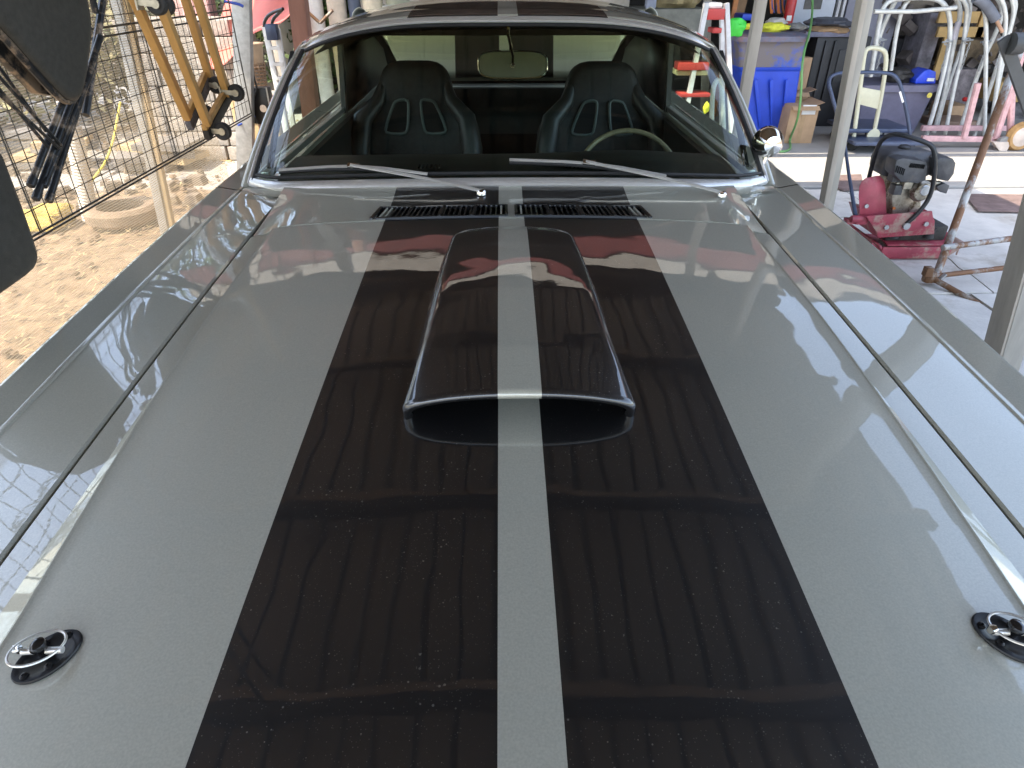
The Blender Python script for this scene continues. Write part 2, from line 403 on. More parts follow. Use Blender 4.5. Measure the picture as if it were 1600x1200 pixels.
# pavement: cracked concrete slabs, each its own piece
pav = MB(); pav.box((2.6, 1.2, -0.055), (7.6, 8.0, 0.05))
po = obj('pavement', pav, mat('joint_sand', (0.20, 0.17, 0.13), 0.95, 0, 0.2), smooth=False); po['kind'] = 'structure'
M_conc = mat('pale_concrete_slab', (0.58, 0.55, 0.50), 0.85, 0, 0.10, 3.5, bump=0.0025, bscale=80, col2=(0.42, 0.38, 0.32), thr=0.60)
random.seed(11)
ys = [-2.8, -1.4, -0.1, 1.2, 2.35, 3.15, 3.85, 4.45, 5.15]
for j in range(len(ys)-1):
    x = -1.1 + random.uniform(0, .3)
    xs = [-1.1]
    while xs[-1] < 6.3: xs.append(xs[-1]+random.uniform(0.95, 1.6))
    for i in range(len(xs)-1):
        x0, x1, y0, y1 = xs[i]+.006, xs[i+1]-.006, ys[j]+.006, ys[j+1]-.006
        dz = random.uniform(-.006, .004); k = random.random()
        def slab(poly):
            b = MB(); b.prism([(px, py, -0.03) for px, py in poly], (0, 0, 0.03+dz))
            obj('slab', b, M_conc, po, smooth=False)
        if k < 0.45 and x1 > 1.5:      # broken across: two pieces either side of a ragged crack
            a = x0+(x1-x0)*random.uniform(.25, .75); b_ = x0+(x1-x0)*random.uniform(.25, .75); n = 6
            cr_ = [(a+(b_-a)*t/n+(random.uniform(-.04, .04) if 0 < t < n else 0), y0+(y1-y0)*t/n) for t in range(n+1)]
            slab([(x0, y0)]+[(c[0]-.005, c[1]) for c in cr_]+[(x0, y1)])
            slab([(c[0]+.005, c[1]) for c in cr_]+[(x1, y1), (x1, y0)])
        else: slab([(x0, y0), (x1, y0), (x1, y1), (x0, y1)])
drv = MB(); drv.box((1.5, 8.6, -0.045), (16, 6.8, 0.10))
do = obj('driveway', drv, mat('smooth_concrete', (0.36, 0.345, 0.32), 0.8, 0, 0.06, 1.6, bump=0.001, bscale=90), smooth=False, bevel=0.01); do['kind'] = 'structure'

# ------------------------------------------------------------------ carport canopy over the car
cn = thing('carport_canopy', 'corrugated metal carport roof on timber purlins above the car', 'carport', (0.3, 1.0, 0))
M_corr = mat('dusty_corrugated_metal', (0.185, 0.158, 0.128), 0.55, 0.2, 0.14, 2.5, bump=0.001, stretch=(1, 0.25, 1))
XL, XR, YB, YE, ZC = -2.55, 2.27, -3.2, 4.35, 2.66
nsh = 5; wsh = (XR-XL)/nsh
for i in range(nsh):
    b = MB(); x0 = XL+i*wsh; N = 160
    def cfn(u, v, x0=x0, i=i):
        x = x0+u*(wsh+.03); ph = (x/0.155) % 1.0
        h = 0.032*max(0, min(1, 1.6-abs(ph-0.5)/(0.085+.03*math.sin(x*7))))
        return (x, YB+(YE-YB)*v, ZC+0.05+h+0.04*(YE-YB)*v*0.3+(0.004 if i % 2 else 0))
    b.grid(cfn, N, 4)
    obj('roof_sheet', b, M_corr, cn, smooth=False, solid=0.002)
M_timber = mat('dark_timber', (0.12, 0.08, 0.05), 0.8, 0, 0.2, 6, stretch=(.2, 1, 1))
M_purlin_lit = mat('tan_purlin_lit_edge', (0.22, 0.165, 0.12), 0.6, 0, 0.15, 6)
M_purlin = mat('dark_steel_purlin', (0.022, 0.018, 0.015), 0.5, 0.2, 0.2, 6)
for y in (-2.2, -1.1, 0.0, 1.05, 2.0, 3.18, 4.28):
    b = MB(); b.box(((XL+XR)/2, y, ZC+0.012*(y-YB)-0.035), (XR-XL+.05, 0.05, 0.075)); pu = obj('purlin', b, M_purlin, cn, smooth=False)
    b = MB(); b.box(((XL+XR)/2, y+.047, ZC+0.012*(y-YB)-0.066), (XR-XL+.05, 0.038, 0.008)); obj('lit_edge_strip', b, M_purlin_lit, pu, smooth=False)  # added tan strip imitates the highlight along the purlin's lit edge
b = MB(); b.box(((XL+XR)/2, 4.37, 2.735), (XR-XL+.05, 0.04, 0.24)); obj('end_beam', b, M_purlin, cn, smooth=False)
for x in (-1.68, 1.66):
    b = MB(); b.box((x, (YB+YE)/2, ZC-0.10), (0.05, YE-YB, 0.14)); obj('beam', b, M_timber, cn, smooth=False)

def post(name, top, bot, Y, wpx, m, label, ztop=2.56, side=None, depth=0.06):
    """square post: centre line through two sighted points at distance Y"""
    a = AY(*top, Y); b = AY(*bot, Y); d = (a-b).normalized()
    w_ = wpx
    p0 = b-d*(b.z/d.z); p1 = b+d*((ztop-b.z)/d.z)
    t = thing(name, label, 'post', (p0.x, p0.y, 0))
    mb = MB(); mb.bar(p0, p1, w_, depth, up=(0,1,0)); obj('shaft', mb, m, t, bevel=0.003)
    if side:
        mb = MB(); mb.bar(p0+Vector(side), p1+Vector(side), w_*0.45, depth*1.25, up=(0,1,0)); obj('side_strip', mb, side_m, t, bevel=0.002)
    mb = MB(); mb.box((p0.x, p0.y, 0.006), (w_*2.0, depth*2.2, 0.012)); obj('foot_plate', mb, M_galv, t, bevel=0.002)
    return t
side_m = M_postbeige
post('steel_post', (1353, 0), (1291, 325), 3.3, 0.056, M_postgrey, 'wide grey steel post, a beige strip as its sunlit side, between the blue bin and the compactor', side=(-0.024, -0.012, 0), depth=0.05)  # beige side strip puts the sunlit left edge into the colour
post('steel_post', (1189, 0), (1166, 133), 4.25, 0.060, M_postbeige, 'slim beige post in front of the blue bin', depth=0.05)
post('steel_post', (1625, 368), (1580, 523), 2.0, 0.075, M_postgrey, 'grey steel post nearest the right front fender', side=(-0.030, 0.012, 0), depth=0.075)
side_m = M_wood2
post('galvanised_post', (182, 0), (236, 256), 3.15, 0.042, M_galv, 'galvanised post with a pine batten behind the wire grid', side=(0.036, 0.01, 0), depth=0.025)
post('galvanised_post', (378, 0), (384, 230), 4.3, 0.10, M_galv, 'broad galvanised post at the far end of the wire grid', depth=0.06)
post('wooden_post', (466, 0), (473, 61), 4.6, 0.10, M_brownpost, 'reddish brown wooden post beside the left roof corner', depth=0.10)

# ------------------------------------------------------------------ THE CAR
car = thing('car', 'grey metallic fastback car with black racing stripes and hood scoop', 'car', (0, 2.4, 0))
def zf(y): 
    z = .965-.09*(max(0, 2.1-y)/1.65)**1.6
    if y < 0.30: z -= (0.30-y)**2*2.2
    return z
def hz(x, y): return zf(y)-.018*(x/.59)**2
def xo(y): return 0.592
def xi(y): return 0.592-.012-.026*max(0, min(1, (1.08-y)/.62))**1.4
GAP = 0.637
def hoodz(x, y):
    a = abs(x)
    if a <= xi(y): return hz(a, y)+.002*math.exp(-((a-xi(y))/.004)**2)
    base = hz(xi(y), y)
    if a <= xo(y): return base-0.015*(a-xi(y))/(xo(y)-xi(y))+.002*math.exp(-((a-xi(y))/.004)**2)
    return base-0.015-0.07*(a-xo(y))
HR = 1.545   # rear edge of the hood at the centre
def hood_rear(x): return HR+0.0*abs(x)-0.05*max(0, (abs(x)-.45)/.19)**2*0.4
HF = 0.02
b = MB(); ny = 90
def xrow(y):
    A_, B_ = xi(y), xo(y)
    half = [0, .0312, .06, .1, .15, .2, .25, .31, .36, .42, .48, .52, .54, A_-.009, A_-.004, A_-.002, A_, A_+.002, A_+.004, B_-.0015, B_, B_+.004, .61, .625, GAP-.003, GAP]
    return [-h for h in half[:0:-1]]+half
rows = []
for j in range(ny+1):
    t = j/ny
    r = []
    for x in xrow(HF+(HR-HF)*t):
        y = HF+(hood_rear(x)-HF)*t
        z = hoodz(x, y)
        if abs(x) >= GAP-.0005: z -= .004
        r.append((x, y, z))
    # turned-down side edges
    e0, e1 = r[0], r[-1]
    r = [(e0[0]+.001, e0[1], e0[2]-.028)]+r+[(e1[0]-.001, e1[1], e1[2]-.028)]
    rows.append(r)
last = rows[-1]; rows.append([(x, y+.004, z-.003) for x, y, z in last]); rows.append([(x, y+.004, z-.03) for x, y, z in last])
nx = len(rows[0])
b.add([p for r in rows for p in r], [(j*nx+i, j*nx+i+1, (j+1)*nx+i+1, (j+1)*nx+i) for j in range(len(rows)-1) for i in range(nx-1)])
hood = obj('hood', b, M_paint, car, angle=9)

# fenders, doors, quarters: one body shell per side, continuous to the tail
def crest_x(y):
    if y < 1.6: return .788+.006*max(0, (1.6-y))/.8
    return .788
def crest_z(y):
    z = zf(y)-.043
    if y > 2.1: z = .926+.01*math.sin((y-2.1)*.9)
    return z
def shell(y, sgn, part):
    c = crest_x(y); z = crest_z(y)
    nose = max(0, .25-y)
    if part == 'fender':
        e = 0.0
        if y > 1.50: e = ((y-1.50)/.28)
        inner = GAP+.0048
        zi = hoodz(GAP, min(y, 1.55)) if y < 1.55 else hoodz(GAP, 1.55)+(y-1.55)*.03
        prof = [(inner+.001, zi-.05), (inner, zi-.004), (inner+.004, zi), (.66, zi-.001), (.69, zi-.0025), (.73, zi-.0048), (c-.010, z+.0005), (c-.005, z), (c-.002, z+.0028), (c+.002, z+.0030), (c+.007, z+.0018), (c+.060, z+.0115), (c+.067, z+.0095), (c+.073, z-.001), (c+.079, z-.03), (c+.086, z-.09), (c+.092, z-.18), (c+.095, z-.28), (c+.090, z-.42), (c+.07, z-.55), (c+.03, z-.66)]
    else:
        prof = [(.700, z-.05), (.702, z-.004), (.706, z+.004), (.74, z+.003), (c-.010, z+.0005), (c-.005, z), (c-.002, z+.0028), (c+.002, z+.0030), (c+.007, z+.0018), (c+.060, z+.0115), (c+.067, z+.0095), (c+.073, z-.001), (c+.079, z-.03), (c+.086, z-.09), (c+.092, z-.18), (c+.095, z-.28), (c+.090, z-.42), (c+.07, z-.55), (c+.03, z-.66)]
    wheel = None
    out = []
    for x, zz in prof:
        out.append((sgn*(x-nose*.25), y, zz-nose*.1))
    return out
WH = [0.55, 3.35]
def arch(rows, sgn):
    """raise the lower edge over each wheel"""
    for r in rows:
        y = r[0][1]
        for wy in WH:
            d = abs(y-wy)
            if d < .37:
                h = .33+math.sqrt(.37**2-d*d)
                for k in range(len(r)):
                    x, yy, z = r[k]
                    if z < h and k > 8: r[k] = (x, yy, h)
for sgn in (-1, 1):
    for part, y0, y1, n in (('fender', -0.02, 1.90, 95), ('door', 1.906, 3.05, 30), ('rear_quarter', 3.056, 4.85, 60)):
        rows = [shell(y0+(y1-y0)*j/n, sgn, 'fender' if part == 'fender' else 'x') for j in range(n+1)]
        arch(rows, sgn)
        if part == 'fender':     # the rear end stops along the windshield base
            for r in rows:
                for q in range(len(r)):
                    x, yy, z = r[q]
                    lim = 1.778+.100*(abs(x)/.757)**3.4-.006 if abs(x) < .757 else 9
                    if yy > lim: r[q] = (x, lim, z)
        nx = len(rows[0]); b = MB()
        b.add([p for r in rows for p in r], [(j*nx+i, j*nx+i+1, (j+1)*nx+i+1, (j+1)*nx+i) for j in range(n) for i in range(nx-1)])
        o = obj(part, b, M_grey, car, angle=17)
        if part == 'door':
            h = MB(); h.path([(sgn*.865, 2.85, .80), (sgn*.885, 2.87, .80), (sgn*.885, 2.97, .80), (sgn*.865, 2.99, .80)], .009); obj('door_handle', h, M_chrome, o)

# front end below the hood nose
b = MB(); b.grid(lambda u, v: (-.76+1.52*u, -.02-.10*math.sin(v*math.pi/2)+.05*(2*u-1)**2, .72-.30*v), 20, 8)
obj('front_valance', b, M_grey, car)
b = MB(); b.box((0, .03, .70), (1.5, .04, .16)); obj('grille', b, M_blkpl, car)
b = MB(); b.box((0, -.10, .44), (1.60, .10, .13)); obj('front_bumper', b, M_grey, car, bevel=.03)
for sx in (-.64, .64):
    b = MB(); b.lathe([(.075, .0), (.085, -.02), (.07, -.03), (.0, -.035)], (sx, .0, .70), 'Y', 20); obj('headlight', b, M_chrome, car)
b = MB(); b.box((0, 2.4, .24), (1.5, 4.6, .05)); b.box((0, 4.85, .62), (1.62, .08, .62)); obj('underbody', b, M_void, car, smooth=False)
b = MB(); b.box((0, .75, .55), (1.2, 1.4, .3)); b.box((0, 1.62, .62), (1.20, .16, .40)); obj('engine_bay_floor', b, M_void, car, smooth=False)
for wy in WH:
    for sx in (-.78, .78):
        b = MB(); b.lathe([(.20, -.10), (.31, -.11), (.33, -.07), (.33, .07), (.31, .11), (.20, .10)], (sx, wy, .33), 'X', 28); wh = obj('wheel', b, M_tyre, car)
        b = MB(); b.lathe([(.205, -.09), (.19, .07 if sx > 0 else -.09), (.05, .03), (.04, .10 if sx > 0 else -.10), (.0, .10 if sx > 0 else -.10)], (sx, wy, .33), 'X', 20); obj('rim', b, M_brush, wh)

# cowl panel between hood and windshield
def wk(u): return max(0, abs(u)-.84)**2/.0256
def wbase(u): return Vector((.757*u+.012*wk(u)*(1 if u > 0 else -1), 1.778+.100*abs(u)**3.4+.055*wk(u), .965-.035*abs(u)**2.6))
def wtop(u): return Vector((.668*u, 2.27+.055*abs(u)**2.6+.030*wk(u), 1.336-.090*abs(u)**3.5))
def wsurf(u, v):
    """windshield surface, u -1..1 across, v 0..1 up"""
    p = wbase(u).lerp(wtop(u), v)
    return p+Vector((0, -.03, .025))*(4*v*(1-v))*.6
b = MB()
VX0, VX1, VY0, VY1 = .012, .335, 1.565, 1.640
def cowlz(x, y):
    t = (y-1.55)/.23
    z0 = hoodz(min(abs(x), GAP-.001), 1.55)
    z1 = wbase(min(1, abs(x)/.757)).z
    dip = -.004*math.sin(min(1, max(0, t))*math.pi)
    return z0*(1-t)+z1*t+dip
def cowl_rear(x): return wbase(x/.757).y-.004
xs = sorted(set([round(-.632+.632*2*i/56, 4) for i in range(57)]+[.31, -.31, .0312, -.0312, VX0, VX1, -VX0, -VX1]))
def cx_lim(t):   # follow the rounded fender corner
    return 1
M_cowl = M_paint
rows = []
tv = [1.553, VY0, VY1] 
for k in range(0, 3): pass
ts = [0, .045, .10, .22, .38, .55, .75, 1.0]
for x in xs:
    lim = .640+ (0.055)
yy_rows = []
for t in (0.0, 0.5, 1.0): yy_rows.append(('a', t))
def yat(x, k):
    front = 1.553+(hood_rear(x)-HR if abs(x) < GAP else hood_rear(GAP)-HR); rear = cowl_rear(x)
    seq = [front, VY0, VY1, VY1+(rear-VY1)*.25, VY1+(rear-VY1)*.5, VY1+(rear-VY1)*.75, rear]
    return seq[k]
fs = []; vs = []
for k in range(7):
    for x in xs:
        y = yat(x, k)
        xx = x
        if abs(x) > .64:      # tuck under the fender's rounded corner
            pass
        vs.append((xx, y, cowlz(xx, y)-(.02 if abs(xx) > .665 else 0)))
nx = len(xs)
for k in range(6):
    for i in range(nx-1):
        xm = (xs[i]+xs[i+1])/2
        if k == 1 and VX0 < abs(xm) < VX1: continue      # vent openings
        fs.append((k*nx+i, k*nx+i+1, (k+1)*nx+i+1, (k+1)*nx+i))
b.add(vs, fs)
b.add([(x, yat(x, 0), cowlz(x, yat(x, 0))-(.0 if s_ else .04)) for s_ in (1, 0) for x in xs], [(i, i+1, nx+i+1, nx+i) for i in range(nx-1)])
cowl = obj('cowl_panel', b, M_cowl, car, angle=30)
for sgn in (-1, 1):
    def csf(u, v):
        x = .605+.165*u; lim = 1.778+.100*(min(x, .757)/.757)**3.4
        z0 = crest_z(min(lim, 1.9))+.0085; z1 = wbase(min(1, x/.757)).z
        return (sgn*x, lim-.022+.030*v, z0+(z1-z0)*v**1.5)
    fb = MB(); fb.grid(csf, 14, 5); obj('cowl_side_panel', fb, M_grey, car)
# vents: frame and upright louvres over a dark well, one grille each side of the centre line
M_vent = M_gloss
for sgn in (-1, 1):
    zc = .955
    well = MB(); well.box((sgn*(VX0+VX1)/2, (VY0+VY1)/2, zc-.035), (VX1-VX0+.01, VY1-VY0+.01, .01)); 
    wv = obj('vent_well', well, M_void, car, smooth=False)
    fr = MB()
    def vz(x, y): return cowlz(x, y)+.002
    def strip(x0, y0, x1, y1, wd):
        fr.bar((x0, y0, vz(x0, y0)-.004), (x1, y1, vz(x1, y1)-.004), wd, .012)
    a0, a1 = sgn*VX0, sgn*VX1
    strip(a0, VY0, a1, VY0, .007); strip(a0, VY1, a1, VY1, .007); strip(a0, VY0, a0, VY1, .007); strip(a1+sgn*.010, VY0-.003, a1-sgn*.004, VY1+.003, .008)
    for f_ in (1/4, 1/2, 3/4):
        x = a0+(a1-a0)*f_; strip(x+sgn*.004, VY0, x-sgn*.004, VY1, .008)
    frame = obj('vent_frame', fr, M_gloss, car)
    nl = 25
    base = None
    for i in range(1, nl):
        f_ = i/nl; x = a0+(a1-a0)*f_; sh = sgn*.006*f_
        lv = MB(); lv.bar((x+sh, VY0+.003, vz(x, VY0)-.006), (x-sh, VY1-.003, vz(x, VY1)-.006), .0045, .010)
        o = obj('louvre', lv, M_grey if abs(x) < .032 or abs(x) > .305 else M_gloss, frame, smooth=False)

# ------------------------------------------------------------------ hood scoop
def scoop_h(t):    # t 0 at the mouth, 1 at the tail; height above hood
    pts = [(0, .046), (.15, .051), (.45, .051), (.75, .043), (.90, .037), (.955, .030), (.985, .018), (1.0, .0)]
    for (a, ha), (c, hc) in zip(pts, pts[1:]):
        if t <= c: k = (t-a)/(c-a); return ha+(hc-ha)*k
    return 0
def scoop_w(t): return (.172-.006*t-.022*t*t)-(.014*((t-.90)/.10)**2 if t > .90 else 0)
SY0, SY1 = .772, 1.425
def scoop_pt(s_, t, inset=0.0):
    """s_ -1..1 across (superellipse arch section)"""
    wd = scoop_w(t)-inset; h = max(0.0, scoop_h(t)-inset*1.1)
    a = abs(s_); sg = 1 if s_ >= 0 else -1
    prof = [(1.0, .0, 0), (.90, .005, .18), (.80, .011, .55), (.72, .017, .84), (.66, .024, .97), (.58, .036, 1.0), (0.0, wd, 1.0)]
    for (a1, d1, h1), (a0, d0, h0) in zip(prof, prof[1:]):
        if a >= a0:
            k = (a-a0)/(a1-a0); dx = d0+(d1-d0)*k; rise = h0+(h1-h0)*k; break
    m_ = max(0, 1-t/.22)
    if m_ > 0:      # the mouth is a flattened oval
        an = (1-a)*math.pi/2; dx2 = wd*(1-abs(math.cos(an))**.55); r2 = math.sin(an)**.42 if an > 0 else 0
        dx = dx*(1-m_)+dx2*m_; rise = rise*(1-m_)+r2*m_
    x = sg*(wd-dx)
    y = SY0+(SY1-SY0)*t + (1-rise)*(.014*(1-t/.2) if t < .2 else 0) - .016*(abs(x)/wd)**4*max(0, (t-.7)/.3)
    crown_ = .011*(1-min(1, abs(x)/wd)**2)
    return Vector((x, y, hz(x, y)+h*rise+(crown_*rise*min(1, h/.02))-.0015))
b = MB(); NS, NT = 80, 80
b.grid(lambda u, v: scoop_pt(-1+2*u, v), NS, NT)
# rolled lip and inner skin
def lip(u, v):
    s_ = -1+2*u; p = scoop_pt(s_, 0); q = scoop_pt(s_, 0, .015)
    a = v*math.pi; m_ = (p+q)/2; r_ = (p-q)/2
    return m_+r_*math.cos(a)+Vector((0, -.010*math.sin(a), 0))
b.grid(lip, NS, 8)
b.grid(lambda u, v: scoop_pt(-1+2*u, v*.55, .015)+Vector((0, 0, -.0)), NS, 10)
bm_s = obj('hood_scoop', b, M_scoop, car, angle=55)
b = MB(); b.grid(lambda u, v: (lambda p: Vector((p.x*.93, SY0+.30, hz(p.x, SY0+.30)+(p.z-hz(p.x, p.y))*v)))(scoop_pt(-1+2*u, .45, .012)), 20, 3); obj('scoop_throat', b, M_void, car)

# ------------------------------------------------------------------ hood pins
def hood_pin(px, py, sgn, angdir):
    d = _F + _R*((px-800)/FPX) - _U*((py-600)/FPX); P = CAM.copy()
    z = .88
    for _ in range(10): P = CAM+d*((z-CAM.z)/d.z); z = hoodz(P.x, P.y)
    x, y = P.x, P.y; c = Vector((x, y, z))
    nrm = Vector((-(hoodz(x+.01, y)-hoodz(x-.01, y))/.02, -(hoodz(x, y+.01)-hoodz(x, y-.01))/.02, 1)).normalized()
    ex = Vector((1, 0, 0)); ex = (ex-nrm*ex.dot(nrm)).normalized(); ey = nrm.cross(ex)
    ca, sa = math.cos(R(angdir)), math.sin(R(angdir)); l1 = ex*ca+ey*sa; l2 = -ex*sa+ey*ca
    K_ = .78
    def L(a, b_, h): return c+l1*a*K_+l2*b_*K_+nrm*h
    pl = MB(); n = 40; rings = [(1.0, 0.0), (1.0, .0018), (.97, .003), (.75, .0032), (.70, .0022), (.30, .0022)]
    for s_, h in rings: pl.v += [L(.043*s_*math.cos(2*math.pi*k/n), .031*s_*math.sin(2*math.pi*k/n), h) for k in range(n)]
    for i in range(len(rings)-1):
        for k in range(n): pl.f.append((i*n+k, i*n+(k+1) % n, (i+1)*n+(k+1) % n, (i+1)*n+k))
    pl.f.append(tuple((len(rings)-1)*n+k for k in range(n)))
    base = obj('hood_pin_plate', pl, M_pin, car)
    rot = nrm.to_track_quat('Z', 'Y').to_matrix()
    for a_, b_ in ((.030, .009), (-.030, -.009), (.004, .0195), (-.004, -.0195)):
        s2 = MB(); s2.lathe([(.0042, .0), (.004, .0018), (.0028, .0028), (.0014, .0030), (.0012, .0020)], L(a_, b_, .0026), rot=rot, n=14); obj('screw', s2, M_pin, base)
    st_ = MB(); st_.lathe([(.0055, 0), (.0055, .012), (.0075, .014), (.0085, .018), (.0075, .023), (.004, .0255), (.001, .026)], L(0, 0, .002), rot=rot, n=18); obj('stud', st_, M_gloss, base)
    # clip bar lies across the stud, level with the picture; ring hangs from its end
    bx = ex
    s0 = -sgn
    cb = MB(); cb.path([c-bx*.021+nrm*.0115, c+nrm*.0115, c+bx*.021+nrm*.0115], .0036, 10)
    cl = obj('clip', cb, M_satin, base)
    rg = MB(); ringc = c+nrm*.017
    pts = []
    for k in range(48):
        a = 2*math.pi*k/48; pts.append(ringc+(l1*math.cos(a)*.0245+l2*math.sin(a)*.0195)+nrm*(.006*math.cos(a)*sgn)-ex*.003*(-sgn))
    rg.path(pts, .0014, 8, closed=True); obj('ring', rg, M_satin, base)
    hd = MB(); hd.path([c-bx*.024+nrm*.012, c-bx*.0235+nrm*.0175, c-bx*.020+nrm*.0185], [.0036, .0050, .003], 10); obj('clip_head', hd, M_chrome, cl)
hood_pin(75, 1026, -1, 48)
hood_pin(1572, 997, 1, -48)

# ------------------------------------------------------------------ windshield, trims, roof
b = MB(); b.grid(lambda u, v: wsurf((-1+2*u)*.99, .02+.955*v), 90, 16)
obj('windshield', b, M_glass, car)
# lower trim: flat bright strip
b = MB(); N = 48
def off(p, n_, k): return p+n_*k
gn = Vector((0, -.58, .815))
rowsb = []
for i in range(N+1):
    u = -1+2*i/N; p = wsurf(u, 0); q = wsurf(u, .055)
    d = (q-p).normalized()
    rowsb.append([p+gn*-.004-d*.004, p+gn*.004-d*.002, p+gn*.007+d*.006, p+gn*.006+d*.018, p+gn*.001+d*.024, p-gn*.004+d*.024])
nx = 6; b.add([p for r in rowsb for p in r], [(j*nx+i, j*nx+i+1, (j+1)*nx+i+1, (j+1)*nx+i) for j in range(N) for i in range(nx-1)])
obj('lower_windshield_trim', b, M_brush, car)
b = MB(); b.path([wsurf(-.975+1.95*i/40, .062) + gn*.001 for i in range(41)], .005, 6); obj('lower_glass_seal', b, M_rubber, car)
# upper trim and seal
b = MB()
rowsb = []
for i in range(N+1):
    u = -1+2*i/N; p = wsurf(u, 1.0); q = wsurf(u, .96); d = (p-q).normalized(); n_ = Vector((0, -.45, .89))
    rowsb.append([p-d*.012-n_*.004, p-d*.010+n_*.003, p-d*.002+n_*.006, p+d*.008+n_*.005, p+d*.012+n_*.001])
nx = 5; b.add([p for r in rowsb for p in r], [(j*nx+i, j*nx+i+1, (j+1)*nx+i+1, (j+1)*nx+i) for j in range(N) for i in range(nx-1)])
obj('upper_windshield_trim', b, M_brush, car)
b = MB(); b.path([wsurf(-.96+1.92*i/40, .955)+gn*.001 for i in range(41)], .006, 6); obj('upper_glass_seal', b, M_rubber, car)
# side trims + black seals + painted pillars
for sgn in (-1, 1):
    b = MB(); b.path([wsurf(sgn*.997, v/14)+gn*.004 for v in range(15)], .0065, 8, flat=(.45, (0, -.58, .8))); obj('side_windshield_trim', b, M_brush, car)
    b = MB(); b.path([wsurf(sgn*.980, .03+.95*v/14)+gn*.0005 for v in range(15)], .0085, 8, flat=(.4, (0, -.58, .8))); obj('side_glass_seal', b, M_rubber, car)
    pts = [wsurf(sgn, v/14)+Vector((sgn*(.015-.003*v/14), .018, -.010)) for v in range(-1, 15)]
    for yy, xx, zz in ((2.50, .690, 1.262), (2.8, .700, 1.272), (3.1, .700, 1.262), (3.35, .695, 1.235)): pts.append(Vector((sgn*xx, yy, zz-.012)))
    b = MB(); b.path(smooth_line(pts, 1), .016, 12, flat=(.8, (0, -.5, .8))); obj('a_pillar', b, M_grey, car)
    # drip rail highlight edge
    b = MB(); b.path([p+Vector((sgn*.014, .004, -.006)) for p in pts], .0028, 6); obj('drip_rail', b, M_brush, car)

def roof_z(y):
    pts = [(2.27, 1.342), (2.40, 1.357), (2.6, 1.371), (2.9, 1.380), (3.2, 1.364), (3.5, 1.312), (3.8, 1.235), (4.1, 1.14), (4.35, 1.04), (4.5, .975)]
    if y <= pts[0][0]: return pts[0][1]
    for (a, za), (c, zc) in zip(pts, pts[1:]):
        if y <= c:
            k = (y-a)/(c-a); k = k*k*(3-2*k)*.5+k*.5; return za+(zc-za)*k
    return pts[-1][1]
def roof_w(y): return .668+.032*min(1, (y-2.3)/.5) if y < 3.2 else .70+.03*min(1, (y-3.2)/1.2)
def roof_pt(u, y):
    w_ = roof_w(y); a = abs(u)
    return Vector((w_*u, y+(.055*a**2.6 if y < 3.3 else .055*a**2.6*max(0, 1-(y-3.3)/.3)), roof_z(y)-(.090+.016*min(1, max(0, (y-2.3)/.6)))*a**(3.5-.9*min(1, max(0, (y-2.3)/.4)))))
b = MB(); b.grid(lambda u, v: roof_pt(-1+2*u, 2.278+(3.42-2.278)*v)+Vector((0, 0, .001)), 60, 40)
roof = obj('roof', b, M_paint, car, solid=.004)
b = MB(); b.grid(lambda u, v: roof_pt((-1+2*u)*.95, 2.33+(3.42-2.33)*v)+Vector((0, 0, -.045)), 20, 14); obj('headliner', b, M_vinyl, car)
for sgn in (-1, 1):   # sail panels either side of the rear window
    def sp(u, v):
        y = 3.424+(4.48-3.424)*v; w_ = roof_w(y); xin = .665
        xx = xin+(w_+.03-xin)*u
        zt = roof_z(y)-.09*(u)**2
        zb = crest_z(y)
        if u > .55: k = (u-.55)/.45; zt = zt*(1-k)+zb*k; xx = xin+(w_+.03-xin)*.55+(.765-(xin+(w_+.03-xin)*.55))*k
        return Vector((sgn*xx, y, max(zt, zb)))
    b = MB(); b.grid(sp, 16, 24); obj('sail_panel', b, M_grey, car, solid=.004)
    b = MB(); b.grid(lambda u, v: sp(u*.9, v)+Vector((-sgn*.01, 0, -.03)), 8, 12); obj('sail_panel_lining', b, M_void, car)
    # side windows and the upright between them
    def sw(u, v, y0, y1): 
        y = y0+(y1-y0)*u; zb = .955; zt = 1.262-.05*max(0, (y-3.0))-(.0 if y > 2.42 else (2.42-y)*.70)
        return Vector((sgn*(.712-(.712-.690)*v), y, zb+(zt-zb)*v))
    b = MB(); b.grid(lambda u, v: sw(u, v, 1.99, 3.02), 12, 6); obj('side_window', b, M_side, car)
    b = MB(); b.bar((sgn*.705, 3.02, .94), (sgn*.690, 3.05, 1.26), .02, .035, up=(0, 1, 0)); obj('b_pillar', b, M_vinyl, car)
    b = MB(); b.add([(sgn*.70, 3.07, .94), (sgn*.70, 4.3, .94), (sgn*.69, 4.1, 1.1), (sgn*.69, 3.6, 1.24), (sgn*.69, 3.07, 1.255)], [(0, 1, 2, 3, 4)]); obj('quarter_panel_lining', b, M_vinyl, car, solid=.01)
    b = MB(); b.bar((sgn*.715, 1.93, .955), (sgn*.712, 3.05, .955), .022, .02); obj('window_sill', b, M_brush, car, bevel=.003)
    b = MB(); b.path([(sgn*.715, 1.96, .945), (sgn*.712, 2.06, 1.03), (sgn*.700, 2.36, 1.235)], .010, 6); obj('window_frame', b, M_rubber, car)

